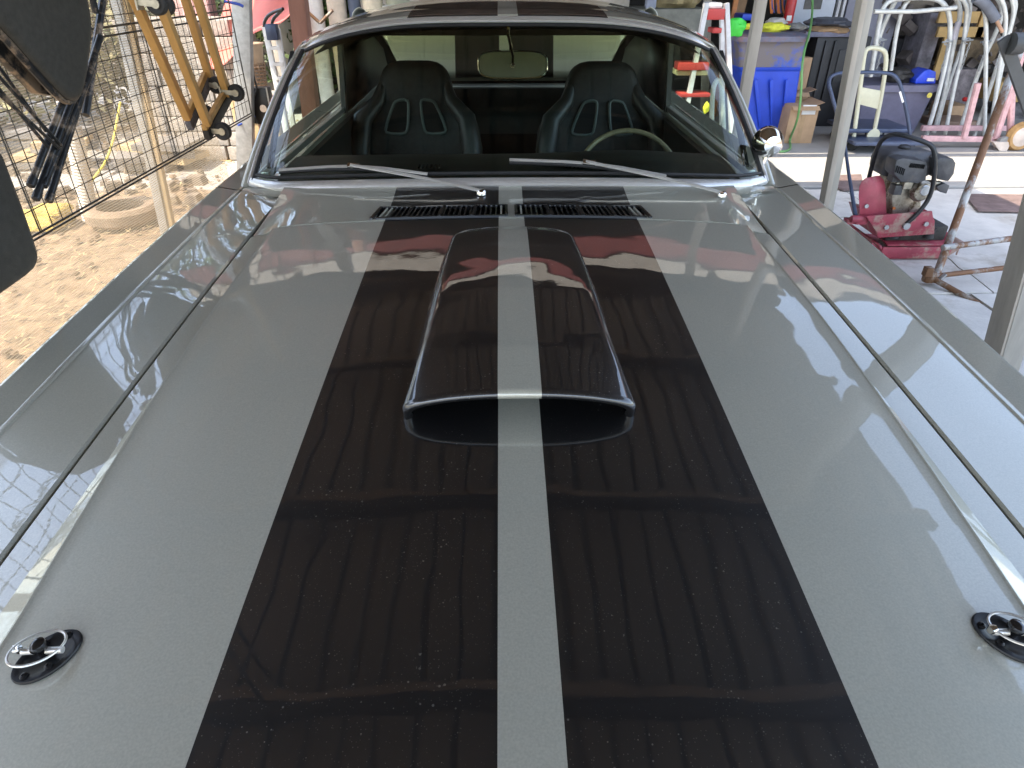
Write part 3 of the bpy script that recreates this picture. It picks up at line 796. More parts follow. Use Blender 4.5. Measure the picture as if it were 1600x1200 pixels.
# interior
b = MB()
b.box((0, 3.0, .34), (1.42, 2.4, .05)); b.box((0, 3.9, .80), (1.40, .05, .24))
for sgn in (-1, 1): b.box((sgn*.695, 2.72, .66), (.03, 1.46, .52))
obj('cabin_lining', b, M_vinyl, car, smooth=False)
def dash(u, v):
    x = -.69+1.38*u; pr = [(1.80, .935), (1.90, .952), (2.02, .962), (2.12, .962), (2.19, .955), (2.225, .93), (2.235, .88), (2.22, .74)]
    k = v*7; i = min(6, int(k)); f_ = k-i; y = pr[i][0]*(1-f_)+pr[i+1][0]*f_; z = pr[i][1]*(1-f_)+pr[i+1][1]*f_
    hump = .012*math.exp(-((x-.38)/.2)**2)*(1 if y > 1.95 else 0)
    y2 = y+.085*(abs(x)/.69)**2*(1-v)
    return Vector((x, y2, z-.012*(abs(x)/.69)**2+hump))
b = MB(); b.grid(dash, 40, 21); dsh = obj('dashboard', b, M_vinyl, car)
for cxv in (-.24, .20):
    for i in range(6):
        s_ = MB(); s_.box((cxv-.03+i*.012, 1.985, .966), (.005, .035, .004)); obj('defroster_slot', s_, M_void, dsh, smooth=False)
def seat(cx, cy, nm='seat'):
    base = MB(); 
    prof = [(.0, 1.172), (.09, 1.170), (.135, 1.145), (.158, 1.10), (.170, 1.04), (.188, .995), (.225, .965), (.268, .925), (.288, .87), (.290, .72), (.23, .50), (0, .48)]
    out = [(cx+x, cy, z) for x, z in prof]+[(cx-x, cy, z) for x, z in prof[-2:0:-1]]
    lean = Matrix.Rotation(R(-14), 3, 'X')
    def ln(p): v = Vector(p)-Vector((cx, cy, .6)); return lean @ v+Vector((cx, cy, .572))
    out = [ln(p) for p in smooth_poly(out, 1)]
    nrm = lean @ Vector((0, -1, 0))
    base.pad(out, nrm, .15, rings=((1.0, 0.0), (.992, .3), (.96, .7), (.90, .95), (.80, 1.0), (.5, .93)))
    so_ = obj('seat', base, M_seat, car, angle=80)
    # side bolsters and harness openings
    for s_ in (-1, 1):
        bo = MB(); bo.path([ln((cx+s_*x, cy-.075+yo, z)) for x, yo, z in ((.135, .03, 1.08), (.160, .0, 1.0), (.228, -.03, .925), (.250, -.05, .80), (.245, -.05, .62))], [.02, .032, .042, .048, .045], 12); obj('bolster', bo, M_vinyl, so_)
        hq = [(.024, 1.006), (.088, 1.0), (.144, .866), (.038, .862)]
        hole = [p for i in range(4) for p in ((hq[i][0]*.86+hq[(i+1) % 4][0]*.14, hq[i][1]*.86+hq[(i+1) % 4][1]*.14), (hq[i][0]*.14+hq[(i+1) % 4][0]*.86, hq[i][1]*.14+hq[(i+1) % 4][1]*.86))]
        pts = [ln((cx+s_*x, cy-.082, z)) for x, z in hole]; pts = smooth_poly(pts, 1)
        rg = MB(); rg.path(pts, .0068, 6, closed=True); obj('harness_ring', rg, M_seatring, so_)
        hl = MB(); hl.prism(pts, nrm*.002); obj('harness_opening', hl, M_void, so_, smooth=False)
    cu = MB(); cu.box((cx, cy-.33, .54), (.46, .48, .14)); obj('seat_cushion', cu, M_seat, so_, bevel=.03)
seat(-.405, 3.06); seat(.425, 3.02)
# steering wheel
swc = AY(983, 262, 2.36); tilt = Matrix.Rotation(R(62), 3, 'X')
c0 = Vector((swc.x, 2.36, AY(983, 212, 2.36).z-.19*math.sin(R(62))+.0))
b = MB(); b.path([c0+tilt @ Vector((.19*math.cos(a), .19*math.sin(a), 0)) for a in [2*math.pi*k/48 for k in range(48)]], .009, 8, closed=True)
sw_ = obj('steering_wheel', b, mat('varnished_wood_rim', (.30, .24, .14), .25, 0, .15, 30), car)
b = MB()
for a in (0, 180, 270): b.bar(c0, c0+tilt @ Vector((.185*math.cos(R(a)), .185*math.sin(R(a)), 0)), .022, .004, up=tilt @ Vector((0, 0, 1)))
obj('spokes', b, M_brush, sw_); b = MB(); b.path([c0+tilt @ Vector((0, 0, .02)), c0+tilt @ Vector((0, 0, -.25))], .028, 12); obj('column', b, M_blkpl, sw_)
# rear shelf, rear window, opened trunk lid
b = MB(); b.box((0, 4.16, .875), (1.36, .30, .02)); obj('parcel_shelf', b, M_vinyl, car, smooth=False)
b = MB(); b.bar((-.46, 4.02, .905), (.46, 4.02, .905), .02, .012); obj('shelf_trim', b, M_brush, car, bevel=.003)
b = MB(); b.bar((-.66, 3.46, 1.252), (.66, 3.46, 1.252), .06, .09); obj('rear_header', b, M_vinyl, car, bevel=.01)
b = MB(); b.grid(lambda u, v: (-.66+1.32*u, 3.44+.98*v, roof_z(3.44+.98*v)-.005), 10, 10); obj('rear_window', b, M_side, car)
b = MB(); b.grid(lambda u, v: Vector((-.76+1.52*u, 4.50+.19*v, .90+.41*v-.03*(2*u-1)**2)), 40, 10); obj('trunk_lid', b, M_paint, car, solid=.02, label='opened trunk lid standing behind the rear window')
b = MB(); b.box((0, 4.7, .88), (1.5, .3, .02)); obj('tail_panel', b, M_grey, car, smooth=False)
# rear-view mirror
mc = AY(801, 101, 2.34)
pts = []
for k in range(40):
    a = 2*math.pi*k/40; ca, sa = math.cos(a), math.sin(a)
    pts.append(mc+Vector((.112*math.copysign(abs(ca)**.45, ca), -.01*ca, .040*math.copysign(abs(sa)**.6, sa))))
b = MB(); b.pad(pts, (0, -1, 0), .022); mo = obj('rear_view_mirror', b, mat('satin_silver_plastic', (.90, .91, .86), .6, .0, .05), car)
b = MB(); b.path([p+Vector((0, -.006, 0)) for p in pts], .0028, 6, closed=True); obj('rim', b, M_chrome, mo)
b = MB(); b.path([mc+Vector((0, -.014, -.0)), mc+Vector((0, -.035, .03)), wsurf(0, .93)+Vector((0, .02, -.015)), wsurf(0, .97)+Vector((0, .02, .0))], .005, 8); b.lathe([(.009, 0), (.009, .006), (.004, .009)], mc+Vector((0, -.016, 0)), 'Y', 12); obj('stalk', b, M_chrome, mo)
# wipers
def wiper(tip, mid, end, pivot, conn):
    def onglass(px, py, lift=.012):
        d = _F + _R*((px-800)/FPX) - _U*((py-600)/FPX); best = None
        for i in range(400):
            y = 1.70+.0015*i; P = CAM+d*(y/d.y)
            u = max(-1, min(1, P.x/.74)); v = max(0, (P.y-wsurf(u, 0).y)/(wsurf(u, 1).y-wsurf(u, 0).y)) if P.y > wsurf(u, 0).y else 0
            zs = wsurf(u, v).z if v > 0 else cowlz(P.x, P.y)
            if P.z <= zs+lift: return P
        return CAM+d*(1.8/d.y)
    T, M_, E, Pv, Cn = onglass(*tip), onglass(*mid), onglass(*end), onglass(*pivot, lift=.008), onglass(*conn, lift=.022)
    wb = MB(); up = gn
    pts = smooth_line([T+up*.004, M_+up*.012, E+up*.006], 2)
    wb.path(pts, .0046, 6, flat=(.6, up)); bl = obj('wiper', wb, M_satin, car)
    rb = MB(); rb.path([p-up*.006+Vector((0, -.004, -.003)) for p in pts], .0045, 6); obj('rubber_blade', rb, M_rubber, bl)
    ar = MB(); k = Cn.lerp(Pv, .45)+up*.010; ar.path(smooth_line([Cn+up*.004, k, Pv.lerp(k, .25)+up*.006, Pv+up*.004], 2), .0054, 8, flat=(.6, up)); obj('arm', ar, M_satin, bl)
    cn_ = MB(); cn_.bar(Cn.lerp(T, .04)+up*.002, Cn.lerp(E, .12)+up*.002, .014, .010, up=up); obj('blade_clip', cn_, M_chrome, bl, bevel=.002)
    pv = MB(); pv.lathe([(.013, -.006), (.013, .002), (.010, .006), (.003, .007)], Pv, n=16); obj('pivot_cap', pv, M_chrome, bl)
wiper((437, 267), (560, 262), (668, 274), (752, 300), (548, 259))
wiper((796, 251), (930, 259), (1040, 277), (1128, 303), (915, 254))
# small tax-disc sized vent seen at the dash edge is covered by the defroster slots; door mirror, chrome
dm = AY(1176, 222, 1.98)
b = MB(); b.lathe([(.0, -.05), (.025, -.045), (.040, -.02), (.045, .008), (.043, .014), (.038, .014)], dm+Vector((.045, 0, 0)), 'Y', 24); mm = obj('door_mirror', b, M_chrome, car)
b = MB(); b.path([dm+Vector((.05, 0, -.04)), dm+Vector((.035, 0, -.10)), (dm.x+.02, 1.98, .94)], .009, 8); obj('stem', b, M_chrome, mm)
# left door mirror stub seen as a dark reddish wedge at the base of the left pillar
# air-freshener style handle on the left inner door

# ------------------------------------------------------------------ left side: shade cloth, wire grid, chairs, dollies
b = MB()
def clf(u, v):
    y = -2.6+6.3*u; z = .03+1.50*v
    return (-1.60+.02*math.sin(y*2.1)*(1-v)+.006*math.sin(y*9+v*4)+.05*(1-v), y, z)
b.grid(clf, 80, 20)
o = obj('shade_cloth', b, M_cloth); tag(o, 'beige see-through shade cloth hanging behind the wire grid', 'shade cloth')

wg = thing('wire_grid_panel', 'dark welded wire grid panel hanging beside the car', 'wire grid', (-1.45, 2.9, .78))
y0, y1, z0, z1 = 1.0, 3.96, .780, 1.95
b = MB(); 
for zz in (z0, z0-.012): b.path([(-1.45, y0, zz), (-1.45, y1, zz)], .0035, 6)
b.path([(-1.45, y1, z0), (-1.45, y1, z1)], .0035, 6); b.path([(-1.45, y0, z0), (-1.45, y0, z1)], .0035, 6)
for zz in (1.262, 1.290): b.path([(-1.45, y0, zz), (-1.45, y1, zz)], .004, 6)
obj('frame', b, M_wire, wg)
b = MB(); k = 0; random.seed(4)
z = z0+.068
while z < z1:
    if abs(z-1.275) > .03: b.path([(-1.450, y0, z+random.uniform(-.002, .002)), (-1.452, (y0+y1)/2, z), (-1.450, y1, z)], .0016, 5)
    z += .068
y = y0+.057
while y < y1:
    wv_ = random.uniform(-.002, .002)
    b.path([(-1.454, y, z0), (-1.454, y+wv_, 1.1), (-1.454, y, z1)], .0016, 5); y += .057
for yy in (1.95, 2.95): b.path([(-1.452, yy+.008, z0), (-1.452, yy+.008, z1)], .0026, 5)
obj('wires', b, M_wire, wg)

def plank_px(mb, pts, X, th, w_=None):
    mb.prism([AX(px, py, X) for px, py in pts], (th, 0, 0))
# hanging black folding chair (folded, upside down), plus a second one lower left
ch = thing('folding_chair', 'folded black chair with padded seat hanging by the wire grid', 'folding chair', (-1.12, 1.7, 1.3), group='folded black chairs hanging at the left')
X = -1.10
seat_px = [(-60, -40), (-38, -110), (60, -125), (128, -20), (137, 10), (141, 45), (137, 80), (133, 115), (126, 148), (118, 158), (104, 156), (86, 138), (45, 92), (8, 50), (-40, 5)]
pts = smooth_poly([AX(px, py, X) for px, py in seat_px], 1)
b = MB(); b.pad(pts, (1, -.12, 0), .030); obj('seat', b, M_chairpad, ch, angle=80)
b = MB(); b.path([p+Vector((-.012, 0, 0)) for p in pts], .0095, 8, closed=True); obj('seat_rim', b, M_tube, ch)
b = MB(); pan = [(-60, 20), (5, 58), (60, 115), (84, 150), (60, 146), (-10, 75), (-60, 45)]
b.prism([AX(px, py, X-.045) for px, py in pan], (-.02, 0, 0)); obj('seat_pan_rail', b, M_tube, ch, bevel=.004)
legs = [((104, 145), (50, 284), .0), ((116, 148), (58, 305), .018), ((128, 146), (70, 285), .036), ((140, 110), (78, 308), .050)]
for (a, c, dx) in legs:
    b = MB(); p, q = AX(*a, X-.035), AX(*c, X-.055+dx*.3); b.path([p+(p-q)*.3, p, q], .0085, 10); b.lathe([(.0095, -.012), (.0105, 0), (.0095, .012), (.004, .016)], q, n=10, rot=(q-p).to_track_quat('Z', 'Y').to_matrix()); obj('leg', b, M_tube, ch)
for (a, c) in (((-60, 70), (75, 230)), ((-60, 95), (93, 232)), ((-60, 25), (72, 205)), ((-60, 55), (96, 228))):
    b = MB(); b.path([AX(*a, X-.02), AX(*c, X-.03)], .0042, 8); obj('cross_brace', b, M_tube, ch)
b = MB(); b.path([AX(172, -90, X-.05), AX(158, 20, X-.05), AX(146, 95, X-.05), AX(134, 180, X-.05)], .010, 8); b.path([AX(118, -60, X-.03), AX(140, -20, X-.03), AX(150, 20, X-.04)], .009, 8); obj('back_frame', b, M_tube, ch)
b = MB(); b.path([AX(120, -200, X-.04), (-1.1, 1.95, 2.56)], .004, 6); obj('hanging_hook', b, M_wire, ch)
ch2 = thing('folding_chair', 'second folded black chair, its flat panel cut by the left picture edge', 'folding chair', (-.97, 1.1, 1.1), group='folded black chairs hanging at the left')
X = -.96
pts = smooth_poly([AX(px, py, X) for px, py in [(-150, 225), (-30, 235), (-4, 232), (8, 262), (34, 330), (55, 392), (57, 408), (48, 424), (0, 458), (-60, 500), (-160, 520)]], 1)
b = MB(); b.pad(pts, (1, -.1, 0), .022); obj('seat', b, M_chairpad, ch2, angle=80)
b = MB(); b.path([p+Vector((-.014, 0, 0)) for p in pts], .006, 8, closed=True); obj('seat_rim', b, M_tube, ch2)
b = MB(); q = AX(-60, 240, X); b.path([q, (q.x, q.y-.05, 1.8), (q.x, q.y-.05, 2.58)], .009, 8); obj('leg', b, M_tube, ch2); q = AX(-120, 240, X); b = MB(); b.path([q, (q.x, q.y-.06, 1.8), (q.x, q.y-.06, 2.58)], .009, 8); obj('leg', b, M_tube, ch2)

# two wooden furniture dollies hanging on edge
def dolly(label, A0, A1, B0, B1, X, loc, casters, pads, flip=1, first=True):
    t = thing('furniture_dolly', label, 'dolly', loc, group='wooden dollies hanging on edge')
    for (p, q) in ((A0, A1), (B0, B1)):
        a, c = AX(*p, X), AX(*q, X); a = a+(a-c)*.15
        b = MB(); b.bar(a, c, .036, .030, up=(1, 0, 0)); obj('rail', b, M_wood, t, bevel=.002)
    def cross(p, q, padm, dx):
        a, c = AX(*p, X+dx), AX(*q, X+dx); b = MB(); b.bar(a, c, .020, .052, up=(0, .3, 1)); r = obj('cross_rail', b, M_wood, t, bevel=.002)
        b = MB(); n_ = (c-a).normalized(); b.bar(a+Vector((.002, .012, -.014))-n_*.015, c+Vector((.002, .012, -.014))+n_*.015, .026, .040, up=(0, .3, 1)); obj('carpet_pad', b, padm, r, bevel=.003)
    for p, q, pm in pads: cross(p, q, pm, -.012)
    for (px, py, dx) in casters:
        c = AX(px, py, X+dx)
        b = MB(); b.lathe([(.016, -.010), (.031, -.012), (.037, -.007), (.037, .007), (.031, .012), (.016, .010)], c, 'Y', 24); cs = obj('caster', b, M_rubber, t)
        hb = MB(); hb.bar(c+Vector((-.060, -.015, .006)), c+Vector((.006, -.015, 0)), .020, .004, up=(0, 1, 0)); hb.bar(c+Vector((-.060, .015, .006)), c+Vector((.006, .015, 0)), .020, .004, up=(0, 1, 0)); hb.box(c+Vector((-.062, 0, .006)), (.006, .050, .050)); hb.lathe([(.015, -.0165), (.015, .0165)], c, 'Y', 12)
        obj('fork', hb, mat('zinc_fork', (.50, .47, .38), .35, .8, .15, 40), cs)
    hk = MB(); hp = AX(*A0, X); hk.path([hp+Vector((0, 0, 0)), (hp.x, hp.y, 2.58)], .004, 6); hp = AX(*B0, X); hk.path([hp, (hp.x, hp.y, 2.58)], .004, 6); obj('hanging_strap', hk, M_wire, t)
dolly('wooden dolly with grey carpet ends, the one nearer the wire grid', (206, -10), (294, 185), (287, -10), (330, 128), -1.36, (-1.36, 2.75, 1.0),
      [(322, 178, .03), (338, 133, .03), (258, 8, .03)], [((293, 190), (322, 120), M_carpet)])
dolly('wooden dolly with black padded ends, the one nearer the car', (248, 0), (325, 195), (303, -20), (356, 150), -1.28, (-1.28, 2.85, 1.0),
      [(348, 205, .045), (369, 145, .045), (245, 6, .03)], [((321, 205), (357, 140), M_rubber)])

# white-wrapped pole and pallet of masonry, pots, hand truck, amplifier box, tarp
pp = AZ(143, 345); t = thing('corrugated_pipe', 'pale ribbed pipe standing upright in the dirt yard', 'pipe', (pp.x, pp.y, 0))
top = AY(112, 195, pp.y); b = MB(); N = 60
pts = [Vector((pp.x, pp.y, 0)).lerp(top, i/N) for i in range(N+1)]; b.path(pts, [.050+(.006 if i % 2 else 0) for i in range(N+1)], 16); obj('ribbed_tube', b, mat('pale_ribbed_plastic', (.62, .58, .50), .5, 0, .08), t)
b = MB(); b.path([top, top+Vector((0, 0, .14))], .045, 16); obj('end_cap', b, mat('pale_cap', (.5, .47, .42), .6), t)
# masonry pallet: individually laid pale blocks
sb = thing('block_stack', 'tall pale stack of speckled concrete blocks behind the dollies', 'block stack', (-2.75, 6.4, 0))
random.seed(5); bw, bh, bd = .235, .125, .28
shared = []
for k in range(3):
    bb = MB(); bb.box((-2.75, 6.4, 0), (bw-.012, bd, bh-.008)); q = obj('block', bb, M_stone, sb, bevel=.008); shared.append(q.data)
    q.location = (9, 9, 9); bpy.data.objects.remove(q)
for r_ in range(9):
    for c_ in range(4):
        for dpt in range(2):
            o = bpy.data.objects.new('block', shared[random.randrange(3)]); COL.objects.link(o); o.parent = sb
            o.location = ((c_-1.5)*bw+random.uniform(-.008, .008)+(.04 if r_ % 2 else 0), (dpt-.5)*bd+random.uniform(-.01, .01), .07+r_*bh); o.rotation_euler = (0, 0, random.uniform(-.03, .03))
b = MB()
for i in range(5): b.box((-2.75-.42+i*.21, 6.4, .0), (.10, .62, .02))
obj('pallet', b, M_wood2, sb, smooth=False)
# red tarp
b = MB()
c1, c2, c3, c4 = AY(340, -20, 6.6), AY(458, -20, 6.6), AY(452, 5, 6.3), AY(300, 78, 6.3)
def tp(u, v):
    a = AY(372, -60, 7.4).lerp(AY(470, -60, 7.4), u); c = AY(325, 112, 5.9).lerp(AY(456, 16, 5.9), u)
    p = a.lerp(c, v); return p+Vector((0, 0, .03*math.sin(u*9+v*3)))
b.grid(tp, 20, 20); tz = obj('tarpaulin', b, M_tarp, solid=.003); tag(tz, 'red tarpaulin stretched over the yard beyond the wire grid', 'tarpaulin')
b = MB(); q = AY(300, 20, 6.8); b.box((q.x, 6.9, .75), (.34, .2, 1.2)); t = obj('tarp_bundle', b, mat('pink_cloth', (.62, .36, .34), .8, 0, .12, 6, bump=.01), bevel=.05); tag(t, 'pinkish cloth bundle standing behind the pale block stack', 'cloth bundle')
# stacked wicker baskets
base = AY(402, 152, 4.9)
bk = thing('basket', 'brown woven basket with a tan pot inside beside the hand truck', 'basket', (base.x, 4.9, base.z))
b = MB(); N = 26
for k in range(9):
    zz = base.z+.02+k*.022; rr = .070+.004*k*.6
    b.path([(base.x+rr*math.cos(a), 4.9+rr*math.sin(a), zz) for a in [2*math.pi*i/N for i in range(N)]], .006, 5, closed=True)
for i in range(18):
    a = 2*math.pi*i/18; b.path([(base.x+.068*math.cos(a), 4.9+.068*math.sin(a), base.z), (base.x+.092*math.cos(a), 4.9+.092*math.sin(a), base.z+.22)], .0045, 5)
obj('weave', b, M_wicker, bk); b = MB(); b.lathe([(.05, base.z*0+.17), (.085, .21), (.100, .33), (.108, .335), (.09, .335), (.08, .20)], (base.x, 4.9, base.z), n=24); obj('pot', b, mat('tan_plastic', (.50, .36, .24), .4, 0, .1), bk)
b = MB(); b.box((base.x, 4.9, base.z/2), (.30, .26, base.z-.002)); t = obj('timber_stand', b, M_wood2, bevel=.01); tag(t, 'pale timber stand carrying the brown woven basket', 'stand')
# white hand truck
hx = AY(425, 60, 4.75)
ht = thing('hand_truck', 'white hand truck with curved black grips beside the reddish post', 'hand truck', (hx.x, 4.75, 0))
for (p, q) in (((414, 42), (432, 130)), ((433, 45), (447, 130))):
    a, c = AY(*p, 4.75), AY(*q, 4.75); d = (c-a); c2 = c+d*((0-c.z)/d.z)*.98
    b = MB(); b.bar(a, c2, .035, .03, up=(0, 1, 0)); obj('rail', b, mat('white_enamel', (.70, .70, .68), .4), ht, bevel=.004)
for yy in (48, 75, 100, 122):
    b = MB(); b.bar(AY(415+(yy-42)*.2, yy, 4.745), AY(434+(yy-42)*.16, yy, 4.745), .02, .03, up=(0, 1, 0)); obj('rung', b, mat('white_enamel', (.70, .70, .68), .4), ht, smooth=False)
for dx in (0, 12):
    b = MB(); b.path(smooth_line([AY(412+dx, 44, 4.75), AY(414+dx, 30, 4.74), AY(424+dx, 20, 4.70), AY(442, 14, 4.62)], 2), .010, 8); obj('grip', b, M_blkpl, ht)
b = MB(); b.box(AY(426, 50, 4.68), (.07, .07, .09)); obj('winch', b, M_bluesteel, ht, bevel=.008)
for s_ in (-.1, .16):
    b = MB(); b.lathe([(.03, -.02), (.09, -.025), (.10, 0), (.09, .025), (.03, .02)], (hx.x+s_, 4.82, .10), 'X', 20); obj('wheel', b, M_tyre, ht)
# black speaker-like box with hanging cords
bx = AY(409, 165, 4.4)
t = thing('case', 'small black case with a round knob hung against the left post', 'case', (bx.x, 4.4, bx.z-.1))
b = MB(); b.box((bx.x, 4.42, bx.z), (.115, .10, .21)); obj('body', b, M_blkpl, t, bevel=.006)
b = MB(); b.path([(bx.x-.06, 4.365, bx.z-.108), (bx.x+.06, 4.365, bx.z-.108), (bx.x+.06, 4.365, bx.z+.108), (bx.x-.06, 4.365, bx.z+.108)], .005, 6, closed=True); obj('edge_trim', b, M_brush, t)
b = MB(); b.lathe([(.022, -.008), (.022, 0), (.010, .004)], (bx.x+.02, 4.365, bx.z-.01), 'Y', 16); obj('knob', b, M_chrome, t)
b = MB(); b.box((bx.x, 4.44, (bx.z-.105)/2), (.09, .09, bx.z-.107)); s_ = obj('brick_pier', b, mat('salmon_render', (.55, .36, .28), .8, 0, .15, 8)); tag(s_, 'slim salmon coloured pier under the small black case', 'pier')
random.seed(8)
for i, (m_, lb) in enumerate(((M_orange, 'orange-red cord dangling beside the black case'), (mat('crimson_cord', (.45, .04, .08), .5), 'crimson cord dangling between grid and basket'), (M_blkpl, 'black cord bundle dangling left of the basket'))):
    b = MB(); px = 388+i*5
    p = [AY(px+random.uniform(-5, 5), 95+k*14, 4.35) for k in range(8)]; b.path(smooth_line([Vector((p[0].x, 4.35, 2.5))]+p, 2), .006, 6); c = obj('cord', b, m_); tag(c, lb, 'cord', 'cords dangling at the left')
b = MB(); b.path(smooth_line([AY(372, 196, 4.25), AY(385, 190, 4.3), AY(398, 181, 4.35)], 2), .006, 6); b.path(smooth_line([AY(350, 2, 4.2), AY(372, 6, 4.2), AY(380, 10, 4.2)], 2), .008, 6); c = obj('rope', b, mat('blue_rope', (.05, .10, .45), .7)); tag(c, 'short blue rope tied round the far grid post', 'rope')
# things lying in the yard beyond the cloth
def yard(name, cat, label, px, py, build):
    p = AZ(px, py); t = thing(name, label, cat, (p.x, p.y, 0)); build(t, p)
def ybags(t, p):
    b = MB(); b.box((p.x, p.y, .04), (.40, .30, .09), taper=.8); obj('sack', b, mat('yellow_sack', (.50, .36, .06), .7, 0, .4, 14, bump=.01), t, bevel=.04)
    b = MB(); b.box((p.x+.1, p.y+.02, .105), (.24, .2, .05), taper=.8); obj('folded_top', b, mat('yellow_sack', (.72, .52, .06)), t, bevel=.025)
yard('feed_sack', 'sack', 'yellow feed sack lying on the dirt under the wire grid', 62, 352, ybags)
def ytyre(t, p):
    b = MB(); b.lathe([(.15, -.05), (.21, -.055), (.235, -.03), (.235, .03), (.21, .055), (.15, .05), (.15, -.05)], (p.x, p.y, .06), n=36); obj('tread', b, mat('dusty_tyre', (.22, .16, .11), .9, 0, .25, 10), t)
yard('old_tyre', 'tyre', 'dusty old tyre lying on the dirt near the left fender', 196, 345, ytyre)
def ypile(t, p, col=(.46, .43, .40), h=.3, w_=.6):
    for k in range(5):
        b = MB(); b.box((p.x+random.uniform(-.15, .15), p.y+random.uniform(-.1, .1), .05+k*h/5), (w_*random.uniform(.6, 1), .35, .05), Matrix.Rotation(random.uniform(-.4, .4), 3, 'Z')); obj('board', b, M_wood2 if k % 2 else mat('grey_board', tuple(c*.4 for c in col), .8, 0, .15), t, smooth=False)
yard('board_pile', 'board pile', 'low pile of weathered boards in the yard by the ribbed pipe', 90, 262, lambda t, p: ypile(t, p))
yard('board_pile', 'board pile', 'scattered pale boards on the dirt at the far left', 22, 240, lambda t, p: ypile(t, p, (.5, .5, .48), .18, .9))
yard('board_pile', 'board pile', 'short heap of boards in front of the block stack', 262, 262, lambda t, p: ypile(t, p, (.5, .4, .3), .2, .7))
random.seed(15)
b = MB()
for i in range(160):
    px, py = random.uniform(-40, 330), random.uniform(170, 330); p = AZ(px, py); s_ = random.uniform(.03, .12)
    b.box((p.x, p.y, s_*.3), (s_, s_*random.uniform(.4, 1.6), s_*.6), Matrix.Rotation(random.uniform(0, 3), 3, 'Z'), taper=.7)
o = obj('rubble', b, mat('mixed_rubble', (.15, .12, .09), .85, 0, .5, 1.7), smooth=False); o['kind'] = 'stuff'; tag(o, 'broken bits of rubble strewn across the yard beyond the cloth', 'rubble')
b = MB(); a_, c_ = AZ(140, 290), AY(188, 160, 6.2); b.path(smooth_line([Vector(a_)+Vector((0, 0, .01)), a_.lerp(c_, .5)+Vector((0, 0, -.12)), c_], 3), .010, 6); o = obj('rope', b, mat('yellow_rope', (.75, .62, .08), .7)); tag(o, 'yellow rope slung from the bushes down to the dirt', 'rope')

# foliage
def bush(p, r, h, label, m_, n=1500, ls=.05, trunk=False, name='shrub', cat='shrub', group=None):
    t = thing(name, label, cat, (p[0], p[1], 0), group)
    b = MB(); seed = random.random()*50
    for i in range(n):
        a = random.uniform(0, 2*math.pi); e = random.uniform(-1, 1); q = Vector((math.cos(a)*math.sqrt(1-e*e), math.sin(a)*math.sqrt(1-e*e), e))
        lum = 1+.55*vnoise(q*2.1+Vector((seed, 0, 0))); rr = (random.random()**.45)*lum
        c = Vector((p[0]+q.x*r*rr, p[1]+q.y*r*rr, (h*.55+q.z*h*.48*rr) if not trunk else h*.68+q.z*h*.34*rr))
        if c.z < .02: c.z = random.uniform(.02, .2)
        if vnoise(c*2.4) < -.18: continue
        u = Vector((random.gauss(0, 1), random.gauss(0, 1), random.gauss(0, .6))).normalized(); v = u.orthogonal().normalized(); s_ = ls*random.uniform(.6, 1.4)
        b.add([c-u*s_, c+v*s_*.45, c+u*s_, c-v*s_*.45], [(0, 1, 2, 3)])
    cr = obj('crown', b, m_, t, smooth=False)
    b = MB()
    for k in range(6 if trunk else 5):
        a = random.uniform(0, 6.28); top = Vector((p[0]+math.cos(a)*r*.5, p[1]+math.sin(a)*r*.5, h*random.uniform(.6, .85)))
        st0 = Vector((p[0], p[1], h*.35 if trunk else 0)); b.path([st0, st0.lerp(top, .5)+Vector((.03*r, 0, .05*h)), top], [.04*r, .028*r, .012*r], 6)
    if trunk: b.path([(p[0], p[1], 0), (p[0]+.05, p[1], h*.2), (p[0], p[1], h*.4)], [.10*r, .075*r, .06*r], 10)
    obj('trunk' if trunk else 'stems', b, M_bark, t)
    return t
random.seed(21)
bl = [((-5.2, 6.6), .9, 1.25, 'broad olive shrub at the far left of the yard'), ((-5.6, 8.0), 1.2, 1.6, 'tall olive shrub behind the chair, left of the wire grid post'), ((-4.5, 7.9), .9, 1.3, 'yellowish shrub seen just left of the galvanised post'),
      ((-3.7, 8.8), 1.0, 1.5, 'dense green shrub behind the pale block stack'), ((-7.0, 8.8), 1.5, 2.0, 'large shrub at the back of the yard, far left'), ((-2.5, 9.6), 1.1, 1.6, 'green shrub under the red tarpaulin')]
for i, (p, r, h, lb) in enumerate(bl): bush(p, r, h, lb, M_leaf2 if i in (0, 2) else M_leaf, 2600, .06, group='shrubs at the back of the yard')
for i, (p, h, lb) in enumerate((((-8.5, 1.5), 5.2, 'leafy tree left of the car, nearest the chairs'), ((-6.8, -2.0), 6.0, 'leafy tree behind the camera on the left'), ((-9.5, 5.0), 6.5, 'tall tree at the far left behind the shrubs'), ((-7.0, 12.5), 7.0, 'tall tree at the back left corner of the yard'))):
    bush(p, 1.7, h, lb, M_leaf, 2600, .12, trunk=True, name='tree', cat='tree', group='trees round the yard')
# boundary wall behind the shrubs
b = MB(); b.box((-8, 14, .9), (12, .2, 1.9)); o = obj('yard_wall', b, M_bwall, bevel=.01); tag(o, 'pale stucco wall at the back of the yard', 'wall')

